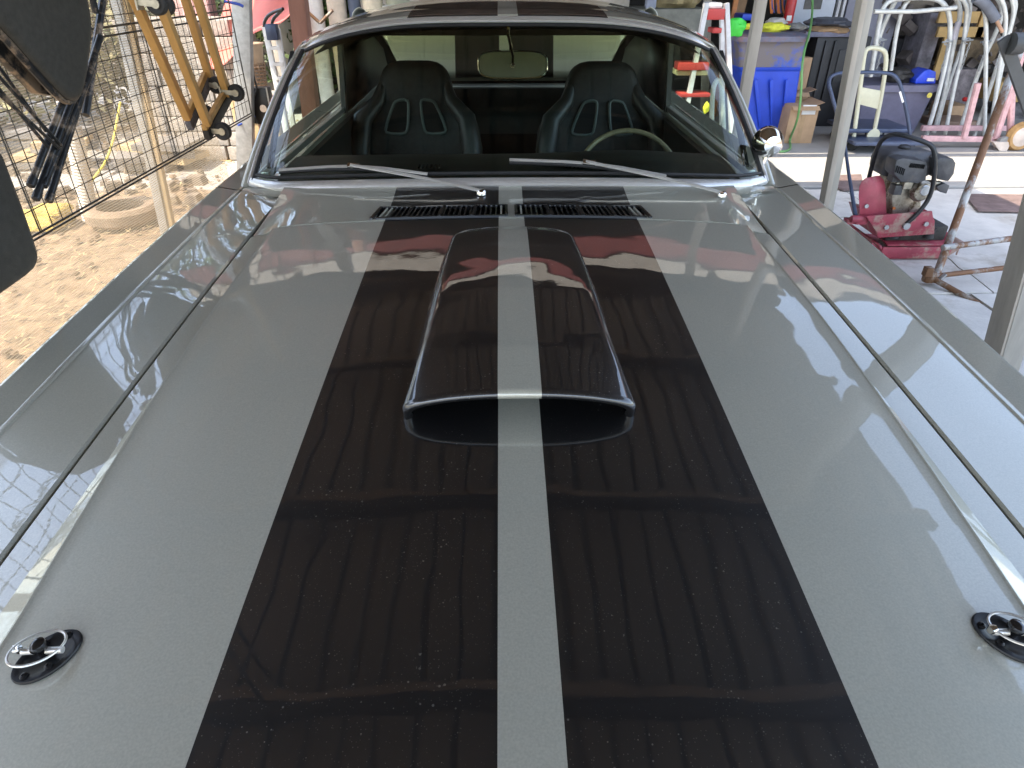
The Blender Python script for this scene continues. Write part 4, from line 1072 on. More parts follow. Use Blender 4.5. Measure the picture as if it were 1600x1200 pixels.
# ------------------------------------------------------------------ garage building at the back
ga = thing('garage', 'open-fronted garage with red fascia full of stored tools', 'garage', (1.5, 8.0, 0))
GY, GB = 5.25, 10.4
b = MB(); b.box((2.2, GB, 1.7), (14, .15, 3.4)); obj('back_wall', b, M_dark, ga, smooth=False)
b = MB(); b.box((9.2, 8, 1.6), (.15, 4.6, 3.2)); obj('side_wall', b, M_dark, ga, smooth=False)
b = MB(); b.box((2.9, 7.95, 3.15), (12.2, 5.3, .08)); obj('roof_deck', b, M_dark, ga, smooth=False)
nb = 0
b = MB(); b.box((2.9, 5.27, 2.84), (12.0, .03, .17)); obj('fascia_board', b, M_redwall, ga, smooth=False)
b = MB(); b.box((2.9, 5.26, 3.02), (12.0, .03, .17)); obj('fascia_board', b, mat('cream_fascia', (.40, .345, .27), .6, 0, .1), ga, smooth=False)
b = MB(); b.box((-2.6, 9.4, 1.6), (.12, 2.0, 3.1)); obj('side_wall', b, M_bwall, ga, smooth=False)
b = MB(); b.box((-.2, 9.2, 1.1), (3.2, .12, 2.2)); obj('inner_wall', b, M_bwall, ga, smooth=False)
# white door with a glazed pane, inside the garage
dc = AY(1268, 10, 8.6)
dr = MB(); dr.box((dc.x, 8.6, 1.05), (.52, .045, 2.1)); d_ = obj('door', dr, mat('blue_white_door_paint', (.60, .64, .72), .45, 0, .03), ga, bevel=.004)
b = MB(); b.box((dc.x, 8.572, AY(1268, -14, 8.57).z), (.20, .012, .36)); obj('pane', b, mat('dim_glass', (.10, .11, .12), .1), d_, smooth=False)
for dx in (-.29, .30, .36):
    b = MB(); b.box((dc.x+dx, 8.58, 1.05), (.03, .05, 2.1)); obj('door_jamb', b, mat('white_trim', (.62, .62, .64), .5), d_, smooth=False)
b = MB(); b.box((dc.x+.72, 8.6, 1.05), (.62, .04, 2.1)); obj('closet_panel', b, mat('grey_violet_panel', (.30, .30, .37), .6, 0, .05), ga, smooth=False)

def px_box(mb, x0, y0, x1, y1, Y, depth, tap=0):
    """box whose front face fills a sighted rectangle at distance Y"""
    a, c = AY((x0+x1)/2, y0, Y), AY((x0+x1)/2, y1, Y); l, r = AY(x0, (y0+y1)/2, Y), AY(x1, (y0+y1)/2, Y)
    mb.box(((l.x+r.x)/2, Y+depth/2, (a.z+c.z)/2), (r.x-l.x, depth, abs(a.z-c.z)))
    return ((l.x+r.x)/2, (a.z+c.z)/2)

# wheelie bin: blue, sun-faded at the top
BX = AZ(1205, 216); by = 6.6
bz = lambda px, py: AY(px, py, by)
b0 = AZ(1205, 219); by = b0.y
bn = thing('wheelie_bin', 'blue wheeled rubbish bin, sun-faded grey near its lid', 'rubbish bin', (b0.x, by, 0))
def ring_rect(cx, cy, w_, d_, z, r=.04, n=5):
    out = []
    for sx, sy, a0 in ((1, 1, 0), (-1, 1, 90), (-1, -1, 180), (1, -1, 270)):
        for k in range(n+1):
            a = R(a0+90*k/n); out.append(Vector((cx+sx*(w_/2-r)+r*math.cos(a), cy+sy*(d_/2-r)+r*math.sin(a), z)))
    return out
def loft(mb, rings, cap=True):
    n = len(rings[0]); o = len(mb.v)
    mb.add([p for r_ in rings for p in r_], [(i*n+k, i*n+(k+1) % n, (i+1)*n+(k+1) % n, (i+1)*n+k) for i in range(len(rings)-1) for k in range(n)]+([tuple(range(n))[::-1], tuple((len(rings)-1)*n+k for k in range(n))] if cap else []))
    return mb
H_ = bz(1205, 62).z; wt = (bz(1262, 62)-bz(1148, 62)).length; wb_ = (bz(1238, 215)-bz(1168, 215)).length; cxt = bz(1206, 62).x; cxb = b0.x
def cxat(z): return cxb+(cxt-cxb)*z/H_
mb = MB(); loft(mb, [ring_rect(cxat(z), by+.28, wb_+(wt*.93-wb_)*z/H_, .42+.16*z/H_, z) for z in (.06, .3, .62, H_*.70)]+[ring_rect(cxat(H_*.70), by+.28, (wb_+(wt*.93-wb_)*.70)+.03, .56, H_*.71), ring_rect(cxat(H_*.72), by+.28, (wb_+(wt*.93-wb_)*.74)+.03, .57, H_*.74)])
obj('tub', mb, M_bluebin, bn, angle=50)
mb = MB(); loft(mb, [ring_rect(cxat(H_*.75), by+.28, (wb_+(wt*.93-wb_)*.76)+.02, .57, H_*.742), ring_rect(cxat(H_*.97), by+.28, wt*.93, .60, H_*.985)]); obj('faded_rim', mb, mat('sun_faded_bin_plastic', (.05, .11, .50), .6, 0, .15, 5, col2=(.20, .17, .17), thr=.44), bn, angle=50)
mb = MB(); loft(mb, [ring_rect(cxat(H_), by+.27, wt, .68, H_*.985, .06), ring_rect(cxat(H_), by+.27, wt+.01, .69, H_+.03, .06), ring_rect(cxat(H_), by+.28, wt*.9, .60, H_+.055, .06)]); obj('lid', mb, M_fadebin, bn, angle=50)
for dx in (-.12, 0, .12):
    mb = MB(); mb.bar((b0.x+dx, by+.055, .12), (cxat(H_*.66)+dx*1.3, by-.012, H_*.62), .03, .02, up=(0, 1, 0)); obj('rib', mb, M_bluebin, bn, bevel=.004)
for s_ in (-.5, .5):
    mb = MB(); mb.lathe([(.03, -.02), (.10, -.02), (.11, 0), (.10, .02), (.03, .02)], (b0.x+s_*wb_, by+.5, .11), 'X', 18); obj('wheel', mb, M_tyre, bn)
# cloths and gloves on the lid
random.seed(31)
def lump(name, label, cat, px0, py0, px1, py1, Y, m_, depth=.16, h=None, parts=1, group=None):
    a, c = AY(px0, py0, Y), AY(px1, py1, Y); 
    mb = MB(); cx, cz = (a.x+c.x)/2, (a.z+c.z)/2; rx, rz = abs(c.x-a.x)/2, abs(a.z-c.z)/2; sd_ = random.random()*20
    def f(u, v):
        th = 2*math.pi*u; ph = math.pi*(v-.5); q = Vector((math.cos(ph)*math.cos(th), math.cos(ph)*math.sin(th), math.sin(ph)))
        k = 1+.35*vnoise(q*1.9+Vector((sd_, 0, 0)))
        return Vector((cx+q.x*rx*k, Y+depth/2+q.y*depth/2*k, cz+q.z*rz*k))
    mb.grid(f, 24, 12); o = obj(name, mb, m_); tag(o, label, cat, group); return o
lump('safety_vest', 'crumpled bright yellow cloth on the blue bin lid', 'cloth', 1186, 36, 1236, 52, by+.1, M_yell)
lump('cloth', 'orange-trimmed pale cloth lying on the blue bin', 'cloth', 1204, 28, 1232, 42, by+.3, mat('offwhite_cloth', (.6, .55, .5), .8, 0, .1, 10))
lump('rag', 'tangled grey rag at the right end of the bin lid', 'rag', 1236, 36, 1262, 50, by+.2, mat('grey_rag', (.25, .24, .22), .9, 0, .2, 20))
lump('glove', 'bright green rubber glove hooked on the stepladder', 'glove', 1139, 28, 1166, 58, by-.35, M_green, .10)
lump('glove', 'yellow glove lying between ladder and bin', 'glove', 1160, 37, 1184, 46, by-.1, M_yell, .10)
# black storage cabinet/bins right of the blue bin, cardboard boxes
mb = MB(); x_, z_ = px_box(mb, 1262, 57, 1345, 201, 7.6, .6); cb = thing('storage_locker', 'tall black plastic locker behind the cardboard boxes', 'locker', (x_, 7.6, 0)); obj('body', mb, mat('black_bin_plastic', (.022, .022, .025), .5, 0, .3, 4, col2=(.07, .06, .055), thr=.62), cb, bevel=.02)
mb = MB(); px_box(mb, 1304, 78, 1338, 150, 7.585, .012); obj('recessed_panel', mb, mat('black_bin_plastic2', (.035, .035, .038), .5), cb, bevel=.004)
mb = MB(); px_box(mb, 1258, 50, 1350, 58, 7.56, .66); obj('lid', mb, M_fadebin, cb, bevel=.008)
for i_, x in enumerate((1276, 1290)):
    mb = MB(); px_box(mb, x, 64, x+5, 195, 7.57, .03); obj('moulded_rib', mb, mat('black_bin_plastic', (.022, .022, .025)), cb, bevel=.004)
lump('seat_cushion', 'slate grey cushion lying on the black locker', 'cushion', 1280, 29, 1345, 47, 7.6, mat('slate_vinyl', (.12, .13, .16), .5, 0, .1), .5)
lump('blanket', 'tan folded blanket on the black locker', 'blanket', 1272, 42, 1335, 56, 7.55, mat('tan_cloth', (.48, .30, .16), .9, 0, .15, 10), .3)
def carton(label, x0, y0, x1, y1, Y, d, flap=True, lab=None):
    mb = MB(); x_, z_ = px_box(mb, x0, y0, x1, y1, Y, d); t = thing('cardboard_box', label, 'cardboard box', (x_, Y, 0), 'cardboard boxes by the blue bin')
    a, c = AY((x0+x1)/2, y0, Y), AY((x0+x1)/2, y1, Y)
    if c.z > .01:
        mb = MB(); w_ = AY(x1, y1, Y).x-AY(x0, y1, Y).x; mb.box((x_, Y+d/2, a.z/2), (w_, d, a.z))
    obj('carton', mb, M_card, t, bevel=.003)
    if flap:
        f = MB(); r_ = AY(x1, y0, Y); f.bar((r_.x, Y+d/2, a.z), (r_.x+.09, Y+d/2, a.z+.03), d*.9, .004, up=(0, 0, 1)); obj('flap', f, M_card, t, smooth=False)
        f = MB(); f.bar((x_, Y-.002, a.z), (x_, Y-.05, a.z-.03), w_*.95 if c.z > .01 else .2, .004); obj('flap', f, M_card, t, smooth=False)
    tp_ = MB(); tp_.box((x_, Y-.002, a.z*.5), (.04, .002, a.z*.98)); obj('tape', tp_, mat('tan_tape', (.42, .27, .14), .4), t, smooth=False)
    if lab: f = MB(); px_box(f, *lab, Y-.006, .004); obj('paper_label', f, M_label, t, smooth=False)
carton('low brown cardboard box with a white label in front of the locker', 1232, 166, 1275, 215, 6.75, .38, True, (1254, 164, 1275, 179))
carton('tall narrow cardboard box squeezed behind the blue bin', 1240, 90, 1262, 160, 7.35, .14, False)
carton('flattened cardboard box leaning low behind the labelled one', 1236, 145, 1262, 165, 7.1, .2, True)
b = MB(); b.path(smooth_line([AY(1268, -60, 7.5), AY(1270, 10, 7.4), AY(1267, 45, 7.0), AY(1253, 90, 6.5), AY(1252, 150, 6.45), AY(1246, 190, 6.5), AZ(1232, 222)+Vector((0, 0, .02)), AZ(1236, 234)+Vector((0, 0, .015)), AZ(1226, 240)+Vector((0, 0, .015)), AZ(1205, 238)+Vector((0, 0, .015))], 3), .011, 8); o = obj('garden_hose', b, M_hose); tag(o, 'thin green hose trailing down past the blue bin to the floor', 'hose')
# red and white stepladder seen over the windshield corner and through the side glass
sl = thing('stepladder', 'white stepladder with red treads beyond the right window', 'stepladder', (AZ(1110, 235).x, 6.0, 0))
Y = 5.9
mwl = mat('white_ladder_rail', (.62, .62, .62), .4)
for (p, q, yy) in (((1135, 5), (1142, 175), Y), ((1104, 5), (1060, 235), Y), ((1128, 12), (1128, 235), Y+.5)):
    a, c = AY(*p, yy), AY(*q, yy); d = c-a; c = c+d*((0-c.z)/d.z) if abs(d.z) > .1 else c; mb = MB(); mb.bar(a, c, .035, .05, up=(0, 1, 0)); obj('rail', mb, mwl, sl, smooth=False)
for (x0, y0, x1, y1) in ((1106, 14, 1133, 31), (1060, 98, 1108, 110), (1062, 146, 1110, 152), (1075, 192, 1108, 200), (1114, 44, 1128, 52)):
    mb = MB(); px_box(mb, x0, y0, x1, y1, Y-.03, .16); obj('tread', mb, mat('red_tread', (.48, .05, .045), .5, 0, .06), sl, bevel=.006)
mb = MB(); px_box(mb, 1107, 4, 1130, 14, Y, .2); obj('tool_tray', mb, mwl, sl, bevel=.02)
mb = MB(); px_box(mb, 1058, 111, 1106, 118, Y+.1, .25); obj('shelf', mb, mat('cream_shelf', (.62, .58, .30), .5), sl, bevel=.004)
mb = MB(); mb.path(smooth_line([AY(1112, 240, 6.2), AY(1112, 150, 6.2), AY(1118, 125, 6.2), AY(1128, 125, 6.2), AY(1132, 240, 6.2)], 2), .022, 10); o = obj('pipe_hoop', mb, mat('grey_green_pipe', (.42, .46, .42), .4)); tag(o, 'pale pipe hoop standing right of the stepladder', 'pipe hoop')
lump('yellow_tag', 'small yellow cloth hanging below the ladder treads', 'cloth', 1101, 160, 1108, 178, 5.8, M_yell, .04)
# garage clutter in the dim back: boards, orange cords, extinguisher, tan pile
fx = AY(1234, 18, 7.9)
fe = thing('fire_extinguisher', 'red fire extinguisher with white label beside the pale door', 'fire extinguisher', (fx.x, 7.9, fx.z-.2))
mb = MB(); mb.lathe([(.03, -.17), (.05, -.165), (.052, .10), (.04, .14), (.015, .16), (.015, .20)], (fx.x, 7.9, fx.z), n=18); obj('cylinder', mb, mat('extinguisher_red', (.50, .02, .02), .3), fe)
mb = MB(); mb.box((fx.x-.015, 7.845, fx.z-.06), (.05, .01, .05)); obj('label_sticker', mb, M_label, fe, smooth=False)
mb = MB(); mb.box((fx.x, 7.9, fx.z+.21), (.10, .03, .03)); obj('valve', mb, mat('yellow_valve', (.7, .6, .05), .5), fe, bevel=.005)
random.seed(12)
cr_ = thing('cord_coil', 'coil of orange and blue cords hanging above the bin', 'cord coil', (AY(1208, 10, 8).x, 8, 1.0))
for k in range(9):
    mb = MB(); cx_ = 1204+k*2.6; mb.path(smooth_line([AY(cx_-2, -60, 8), AY(cx_+random.uniform(-4, 4), 5, 8), AY(cx_+1, 24+random.uniform(-3, 4), 8), AY(cx_+6, 5, 8.02), AY(cx_+8, -60, 8)], 2), .011, 6); obj('strand', mb, (M_orange, M_orange, mat('blue_cord', (.08, .12, .4), .5), M_blkpl)[k % 4], cr_)
mb = MB(); px_box(mb, 1160, 22, 1178, 32, 7.7, .3); o = obj('crate', mb, M_bluebin, bevel=.01); tag(o, 'little blue crate behind the green glove', 'crate')
def leaning(label, p, q, Y, w_, m_, name='plank', cat='plank', grp='planks leaning in the garage'):
    a, c = AY(*p, Y), AY(*q, Y); d = c-a; c = a+d*((.01-a.z)/d.z); mb = MB(); mb.bar(a-d*.3, c, w_, .04, up=(0, 1, 0)); o = obj(name, mb, m_, bevel=.004); tag(o, label, cat, grp)
leaning('brown plank leaning behind the stepladder', (1160, 0), (1145, 60), 8.2, .10, mat('brown_plank', (.28, .17, .09), .7, 0, .15))
leaning('orange plank leaning beside the brown one', (1150, 0), (1140, 50), 8.0, .05, mat('orange_plank', (.55, .22, .08), .7))
leaning('pale upright board behind the stepladder top', (1106, 0), (1104, 60), 8.4, .09, mat('pale_board', (.52, .46, .38), .7))
lump('canvas_heap', 'tan canvas heap on the bench behind the roof', 'canvas', 1038, -30, 1098, 26, 7.4, mat('tan_canvas', (.34, .27, .14), .9, 0, .2, 8, bump=.01), .6)
mb = MB(); px_box(mb, 985, 14, 1110, 60, 7.3, .8); o = obj('workbench', mb, mat('grey_green_bench', (.20, .20, .17), .7, 0, .2, 6), bevel=.01); tag(o, 'low grey-green workbench behind the car roof', 'workbench')
mb = MB(); px_box(mb, 925, -40, 985, 18, 7.8, .5); o = obj('shelf_unit', mb, mat('cream_shelving', (.50, .45, .38), .7, 0, .15, 5), bevel=.01); tag(o, 'cream shelf unit behind the right of the roof', 'shelving')
mb = MB(); px_box(mb, 1012, -40, 1028, 14, 7.2, .1); o = obj('drum', mb, mat('blue_grey_drum', (.22, .25, .33), .5), bevel=.02); tag(o, 'blue-grey upright drum beside the tan canvas', 'drum')
# pale tubs and boards behind the left of the roof
for k, (x0, x1, y1, m_, lb) in enumerate(((478, 505, 40, mat('white_tub', (.68, .64, .60), .5), 'white plastic tub just right of the reddish post'), (508, 540, 26, mat('beige_tub', (.60, .50, .40), .5), 'beige tub behind the left roof edge'), (541, 562, 20, mat('slate_tub', (.08, .10, .15), .5), 'dark slate tub behind the left roof edge'), (563, 597, 16, mat('cream_tub', (.66, .58, .44), .5), 'cream tub behind the left of the roof'), (600, 640, 10, mat('sage_tub', (.30, .32, .24), .5), 'sage green tub nearest the trunk lid'))):
    a, c = AY(x0, y1, 6.2), AY(x1, y1, 6.2); r_ = (c.x-a.x)/2; mb = MB(); top = AY(x0, -45, 6.2).z; mb.lathe([(r_*.85, 0.0), (r_*.95, top*.9), (r_*1.05, top*.92), (r_*1.05, top), (r_*.9, top)], ((a.x+c.x)/2, 6.3, .0), n=22)
    o = obj('tub', mb, m_); tag(o, lb, 'tub', 'tall tubs behind the car roof')
mb = MB(); mb.path([AY(480, 18, 5.3), AY(500, 36, 5.3)], .012, 6); mb.path([AY(500, 36, 5.3), AY(520, 16, 5.3)], .012, 6); o = obj('bracket', mb, M_rust2); tag(o, 'thin brown angle bracket by the reddish post', 'bracket')

# ------------------------------------------------------------------ right side: compactor
cp = AZ(1420, 405); CY = cp.y
pc = thing('plate_compactor', 'red plate compactor with black engine and roll frame', 'plate compactor', (cp.x, CY, 0))
def C(px, py, dy=0.0): return AY(px, py, CY+dy)
def poly(pts, dy, depth, m_, name, bevel=.004, parent=None, label=None):
    mb = MB(); mb.prism([C(x, y, dy) for x, y in pts], (0, depth, 0)); return obj(name, mb, m_, parent or pc, bevel=bevel, label=label)
# base plate: trough with both ends turned up
z0 = .018
L0, L1 = C(1368, 396).x, C(1503, 388).x
def bp(u, v):
    x = L0+(L1-L0)*u; zz = z0+.085*max(0, (u-.80)/.20)**1.1+.075*max(0, (.12-u)/.12)
    return (x, CY-.02+.40*v, zz)
mb = MB(); mb.grid(bp, 30, 6); pl = obj('base_plate', mb, M_red, pc, solid=.014)
mb = MB(); mb.prism([(L0+.02, CY-.026, z0), (L1-.10, CY-.026, z0), (L1, CY-.026, .115), (L1-.10, CY-.026, .085), (L0+.02, CY-.026, .085)], (0, .012, 0)); obj('skirt', mb, M_red, pl, bevel=.002)
mb = MB(); mb.prism([(L0+.05, CY-.012, .088), (L1-.08, CY-.012, .088), (L1-.10, CY+.12, .100), (L0+.05, CY+.12, .100)], (0, 0, .008)); obj('ledge', mb, M_red, pl, bevel=.002)
for (a, c_) in (((1480, 372), (1498, 388)), ((1362, 380), (1376, 393))):
    p, q = C(*a), C(*c_); mb = MB(); mb.path(smooth_line([p, q, (q.x, q.y, q.z-.04)], 1), .005, 6); obj('lifting_rod', mb, M_red, pl)
# vibrator housing and rubber mounts
mb = MB(); mb.box(((L0+L1)/2-.02, CY+.17, .145), (.36, .26, .09)); obj('exciter_housing', mb, mat('greasy_black_iron', (.03, .028, .024), .7, 0, .5, 18, bump=.003), pc, bevel=.012)
for x in (L0+.10, L1-.20):
    for y in (CY+.05, CY+.30):
        mb = MB(); mb.lathe([(.035, 0), (.028, .03), (.035, .06)], (x, y, .12), n=16); obj('rubber_mount', mb, M_rubber, pc)
# engine deck
poly([(1362, 338), (1372, 372), (1460, 366), (1461, 345), (1455, 332), (1440, 340), (1385, 345)], 0.0, .30, M_red, 'engine_deck', .005)
mb = MB(); q0, q1 = C(1352, 338, -.012), C(1462, 338, -.012)
mb.prism([C(1353, 338, -.016), C(1372, 366, -.016), C(1461, 358, -.016), C(1457, 330, -.016)], (0, .014, 0)); dk = obj('deck_front', mb, M_red, pc, bevel=.004)
for (x, y) in ((1385, 355), (1447, 350)):
    c = C(x, y, -.022); mb = MB(); mb.lathe([(.014, -.006), (.014, .002), (.007, .003), (.007, .010), (.003, .012)], c, 'Y', 8); obj('bolt', mb, M_galv, dk)
# belt guard
bg = [(1341, 333), (1340, 310), (1343, 290), (1352, 278), (1364, 274), (1376, 279), (1383, 291), (1386, 310), (1387, 335), (1372, 342)]
mb = MB(); mb.prism([C(x, y, .03) for x, y in [(1343, 336), (1341, 305), (1342, 292), (1346, 283), (1352, 278), (1358, 278), (1364, 284), (1367, 294), (1368, 308), (1369, 340)]], (.088, .05, 0)); g_ = obj('belt_guard', mb, M_redside, pc, bevel=.006)
mb = MB(); mb.lathe([(.012, -.004), (.012, .002)], C(1354, 322, .025), 'Y', 10); obj('guard_bolt', mb, M_galv, g_)
# engine: crankcase, starter, carburettor, tank, air filter, exhaust box
poly([(1394, 340), (1394, 300), (1402, 285), (1430, 282), (1442, 300), (1438, 335), (1420, 343)], .08, .20, M_alu, 'crankcase', .010)
mb = MB(); mb.lathe([(.058, 0), (.062, -.02), (.048, -.045), (.012, -.05)], C(1436, 297, .06), 'Y', 22); fc = obj('fan_cover', mb, M_alu, pc); mb = MB(); mb.lathe([(.030, -.048), (.026, -.056)], C(1438, 294, .06), 'Y', 18); obj('starter_disc', mb, mat('pale_aluminium', (.75, .78, .80), .3, .5), fc)
for (x0, y0, x1, y1, dy) in ((1398, 270, 1412, 285, .05), (1414, 285, 1424, 296, .04), (1400, 290, 1408, 305, .05), (1452, 285, 1466, 298, .10)):
    mb = MB(); p, q = C(x0, y0, dy), C(x1, y1, dy); mb.box(((p.x+q.x)/2, CY+dy+.03, (p.z+q.z)/2), (q.x-p.x, .06, p.z-q.z)); obj('carburettor_part', mb, M_alu if x0 > 1400 else M_eng, pc, bevel=.004)
mb = MB(); mb.lathe([(.008, 0), (.008, -.01)], C(1396, 325, .07), 'Y', 10); obj('oil_plug', mb, M_orange, pc)
mb = MB(); tx = C(1417, 250, .2).x; loft(mb, [ring_rect(tx, CY+.24, w_, d_, C(1413, py_, .14).z, .035) for w_, d_, py_ in ((.27, .19, 276), (.295, .21, 268), (.30, .215, 256), (.29, .21, 248), (.24, .17, 240), (.15, .10, 237))]); tk = obj('fuel_tank', mb, M_eng, pc, angle=50)
c = C(1411, 238, .22); mb = MB(); mb.lathe([(.024, 0), (.024, .012), (.033, .014), (.034, .032), (.026, .040), (.010, .044)], c, n=18); obj('fuel_cap', mb, M_blkpl, tk)
poly([(1398, 262), (1401, 250), (1412, 247), (1446, 252), (1450, 258), (1447, 282), (1434, 287), (1408, 284), (1397, 272)], .0, .11, M_eng, 'air_filter_box', .008)
af = [o for o in bpy.data.objects if o.name.startswith('air_filter_box')][-1]
for k in range(9):
    mb = MB(); mb.box(C(1423+k*2.6, 258.5+k*.25, -.004), (.005, .006, .022)); obj('slot', mb, M_void, af, smooth=False)
for k in range(5):
    mb = MB(); mb.box(C(1401+k*2.8, 264+k*1.2, -.003), (.004, .006, .035)); obj('slot', mb, M_void, af, smooth=False)
poly([(1464, 250), (1470, 246), (1490, 248), (1494, 255), (1491, 272), (1482, 284), (1464, 280)], .06, .15, M_eng, 'exhaust_box', .010)
poly([(1463, 292), (1476, 286), (1484, 290), (1479, 303), (1469, 300)], .08, .06, M_eng, 'exhaust_bracket', .004)
# roll frame and handle
mb = MB(); mb.path(smooth_line([C(1356, 285, .24), C(1364, 252, .24), C(1374, 222, .20), C(1388, 211, .14), C(1404, 209, .06), C(1438, 219, .0), C(1456, 227, -.02), C(1461, 240, -.03), C(1461, 270, -.03), C(1455, 305, -.03), C(1438, 330, -.03), C(1414, 352, -.02)], 2), .0125, 10); obj('roll_frame', mb, M_blkpl, pc)
mb = MB(); mb.lathe([(.020, -.01), (.020, .012)], C(1416, 353, -.024), 'Y', 14); obj('frame_bolt', mb, M_galv, pc)
mb = MB(); mb.path([C(1320, 225, .0), C(1326, 270, .02), C(1338, 345, .04)], [.008, .009, .012], 8); hd = obj('push_handle', mb, M_bluesteel, pc)
mb = MB(); mb.lathe([(.020, -.03), (.022, .0), (.020, .03)], C(1338, 342, .02), 'X', 12); mb.box(C(1330, 345, .05), (.07, .05, .025)); obj('handle_pivot', mb, M_red, hd)
mb = MB(); mb.box(C(1345, 343, .03), (.07, .05, .05)); obj('drain_boss', mb, M_red, pc, bevel=.01)

# ------------------------------------------------------------------ rusty scaffold frame leaning at the right
sf = thing('scaffold_frame', 'rusty tube frame leaning near the right fender', 'scaffold frame', (2.37, 3.3, 0))
foot = AZ(1457, 446, .0)
top = AY(1612, 30, 3.9)
mb = MB(); mb.path([foot+Vector((0, 0, .02)), foot.lerp(top, .25), foot.lerp(top, .5), top, foot.lerp(top, 1.25)], .020, 12); obj('upright_tube', mb, M_rust, sf)
a = A(1477, 382, 1, foot.y+.05)
for (p, q, Yq, r, m_) in (((1473, 387), (1625, 367), foot.y+.10, .016, M_rust), ((1455, 432), (1625, 412), foot.y+.04, .014, M_rust), ((1452, 432), (1570, 498), foot.y-.30, .015, M_rust2)):
    P0 = AY(*p, foot.y); P1 = AY(*q, Yq); d = P1-P0; mb = MB(); mb.path([P0, P0+d*.5, P0+d*1.5], r, 10); obj('rail_tube', mb, m_, sf)
mb = MB(); mb.lathe([(.030, -.03), (.034, -.02), (.034, .02), (.030, .03)], AY(1452, 432, foot.y), n=10); mb.box(AY(1450, 424, foot.y-.02), (.04, .04, .05)); obj('coupler', mb, M_rust2, sf, bevel=.004)
mb = MB(); mb.bar(AY(1465, 440, foot.y-.02), AY(1478, 428, foot.y-.02), .02, .01); obj('clip', mb, M_galv, sf)
mb = MB(); mb.bar(AY(1568, 60, 3.6), AY(1618, 200, 3.6), .055, .02, up=(0, 1, 0)); mb.lathe([(.05, -.03), (.05, .03)], AY(1588, 68, 3.58), 'X', 12); obj('black_brace', mb, mat('dark_brace', (.07, .07, .068), .5), sf)

# brown mats on the ground
def flat(name, label, cat, pts, m_, th=.012):
    mb = MB(); mb.prism([AZ(x, y, .004) for x, y in pts], (0, 0, th)); o = obj(name, mb, m_, bevel=.002); tag(o, label, cat, 'rubber mats on the paving')
M_mat = mat('brown_rubber_mat', (.17, .12, .11), .8, 0, .2, 10, bump=.002)
flat('rubber_mat', 'brown rubber mat on the paving at the right edge', 'mat', [(1505, 305), (1528, 331), (1640, 333), (1640, 306)], M_mat)
flat('rubber_mat', 'brown mat lying behind the compactor handle', 'mat', [(1300, 276), (1345, 274), (1350, 296), (1318, 299), (1296, 290)], M_mat)

# platform cart with cream handle
c0 = AZ(1345, 232); KY = c0.y
kt = thing('platform_cart', 'grey platform cart with a cream tube handle', 'platform cart', (c0.x, KY, 0))
def K(px, py, dy=0.0): return AY(px, py, KY+dy)
mb = MB(); p, q = K(1322, 213), K(1402, 222); mb.box(((p.x+q.x)/2+.05, KY+.22, .17), (.62, .50, .035)); obj('deck', mb, M_bluesteel, kt, bevel=.006)
mb = MB(); mb.path(smooth_line([K(1334, 214), K(1345, 130), K(1350, 85), K(1356, 74), K(1378, 76), K(1386, 86), K(1380, 135), K(1366, 205)], 2), .020, 10); obj('handle', mb, M_cream, kt)
mb = MB(); mb.prism([K(1344, 136, -.01), K(1378, 142, -.01), K(1373, 171, -.01), K(1339, 162, -.01)], (0, .02, 0)); obj('handle_panel', mb, M_cream, kt, bevel=.003)
mb = MB(); mb.lathe([(.06, -.012), (.06, .012)], K(1364, 211, -.02), 'Y', 20); obj('hinge_plate', mb, M_cream, kt)
for (x, y) in ((1333, 224), (1357, 232), (1390, 224), (1404, 226)):
    c = K(x, y, .0); mb = MB(); rr = .05; mb.lathe([(.018, -.016), (.046, -.018), (.052, 0), (.046, .018), (.018, .016)], (c.x, KY+(.05 if y > 228 else .40), .056), 'Y', 18); w1 = obj('caster', mb, M_tyre, kt); mb = MB(); mb.lathe([(.024, -.022), (.024, .022)], (c.x, KY+(.05 if y > 228 else .40), .056), 'Y', 12); obj('hub', mb, M_galv, w1)
# blue-grey cart handle next to it
bh = thing('hand_cart', 'slim hand cart with a bent blue-grey handle behind the steel post', 'hand cart', (c0.x+.1, KY-.15, 0))
hpts = [K(1320, 222, -.2), K(1300, 150, -.2), K(1294, 128, -.2), K(1300, 117, -.2), K(1320, 113, -.2), K(1388, 113, -.2), K(1401, 120, -.2), K(1408, 135, -.2), K(1418, 180, -.2), K(1422, 210, -.2)]
mb = MB(); mb.path(smooth_line(hpts, 2), .016, 10); obj('handle', mb, M_bluesteel, bh)
mb = MB(); mb.box(((K(1320, 222).x+K(1422, 210).x)/2, KY-.1, .10), (.70, .36, .03)); obj('tray', mb, M_bluesteel, bh, bevel=.006)
mb = MB(); p = K(1400, 143, -.218); mb.bar(K(1406, 143, -.22), K(1411, 160, -.22), .018, .002, up=(0, 1, 0)); obj('white_sticker', mb, M_label, bh)
for s_ in (-.28, .28):
    mb = MB(); mb.lathe([(.015, -.015), (.045, -.017), (.05, 0), (.045, .017), (.015, .015)], ((K(1320, 222).x+K(1422, 210).x)/2+s_, KY-.1, .05), 'Y', 16); obj('caster', mb, M_tyre, bh)
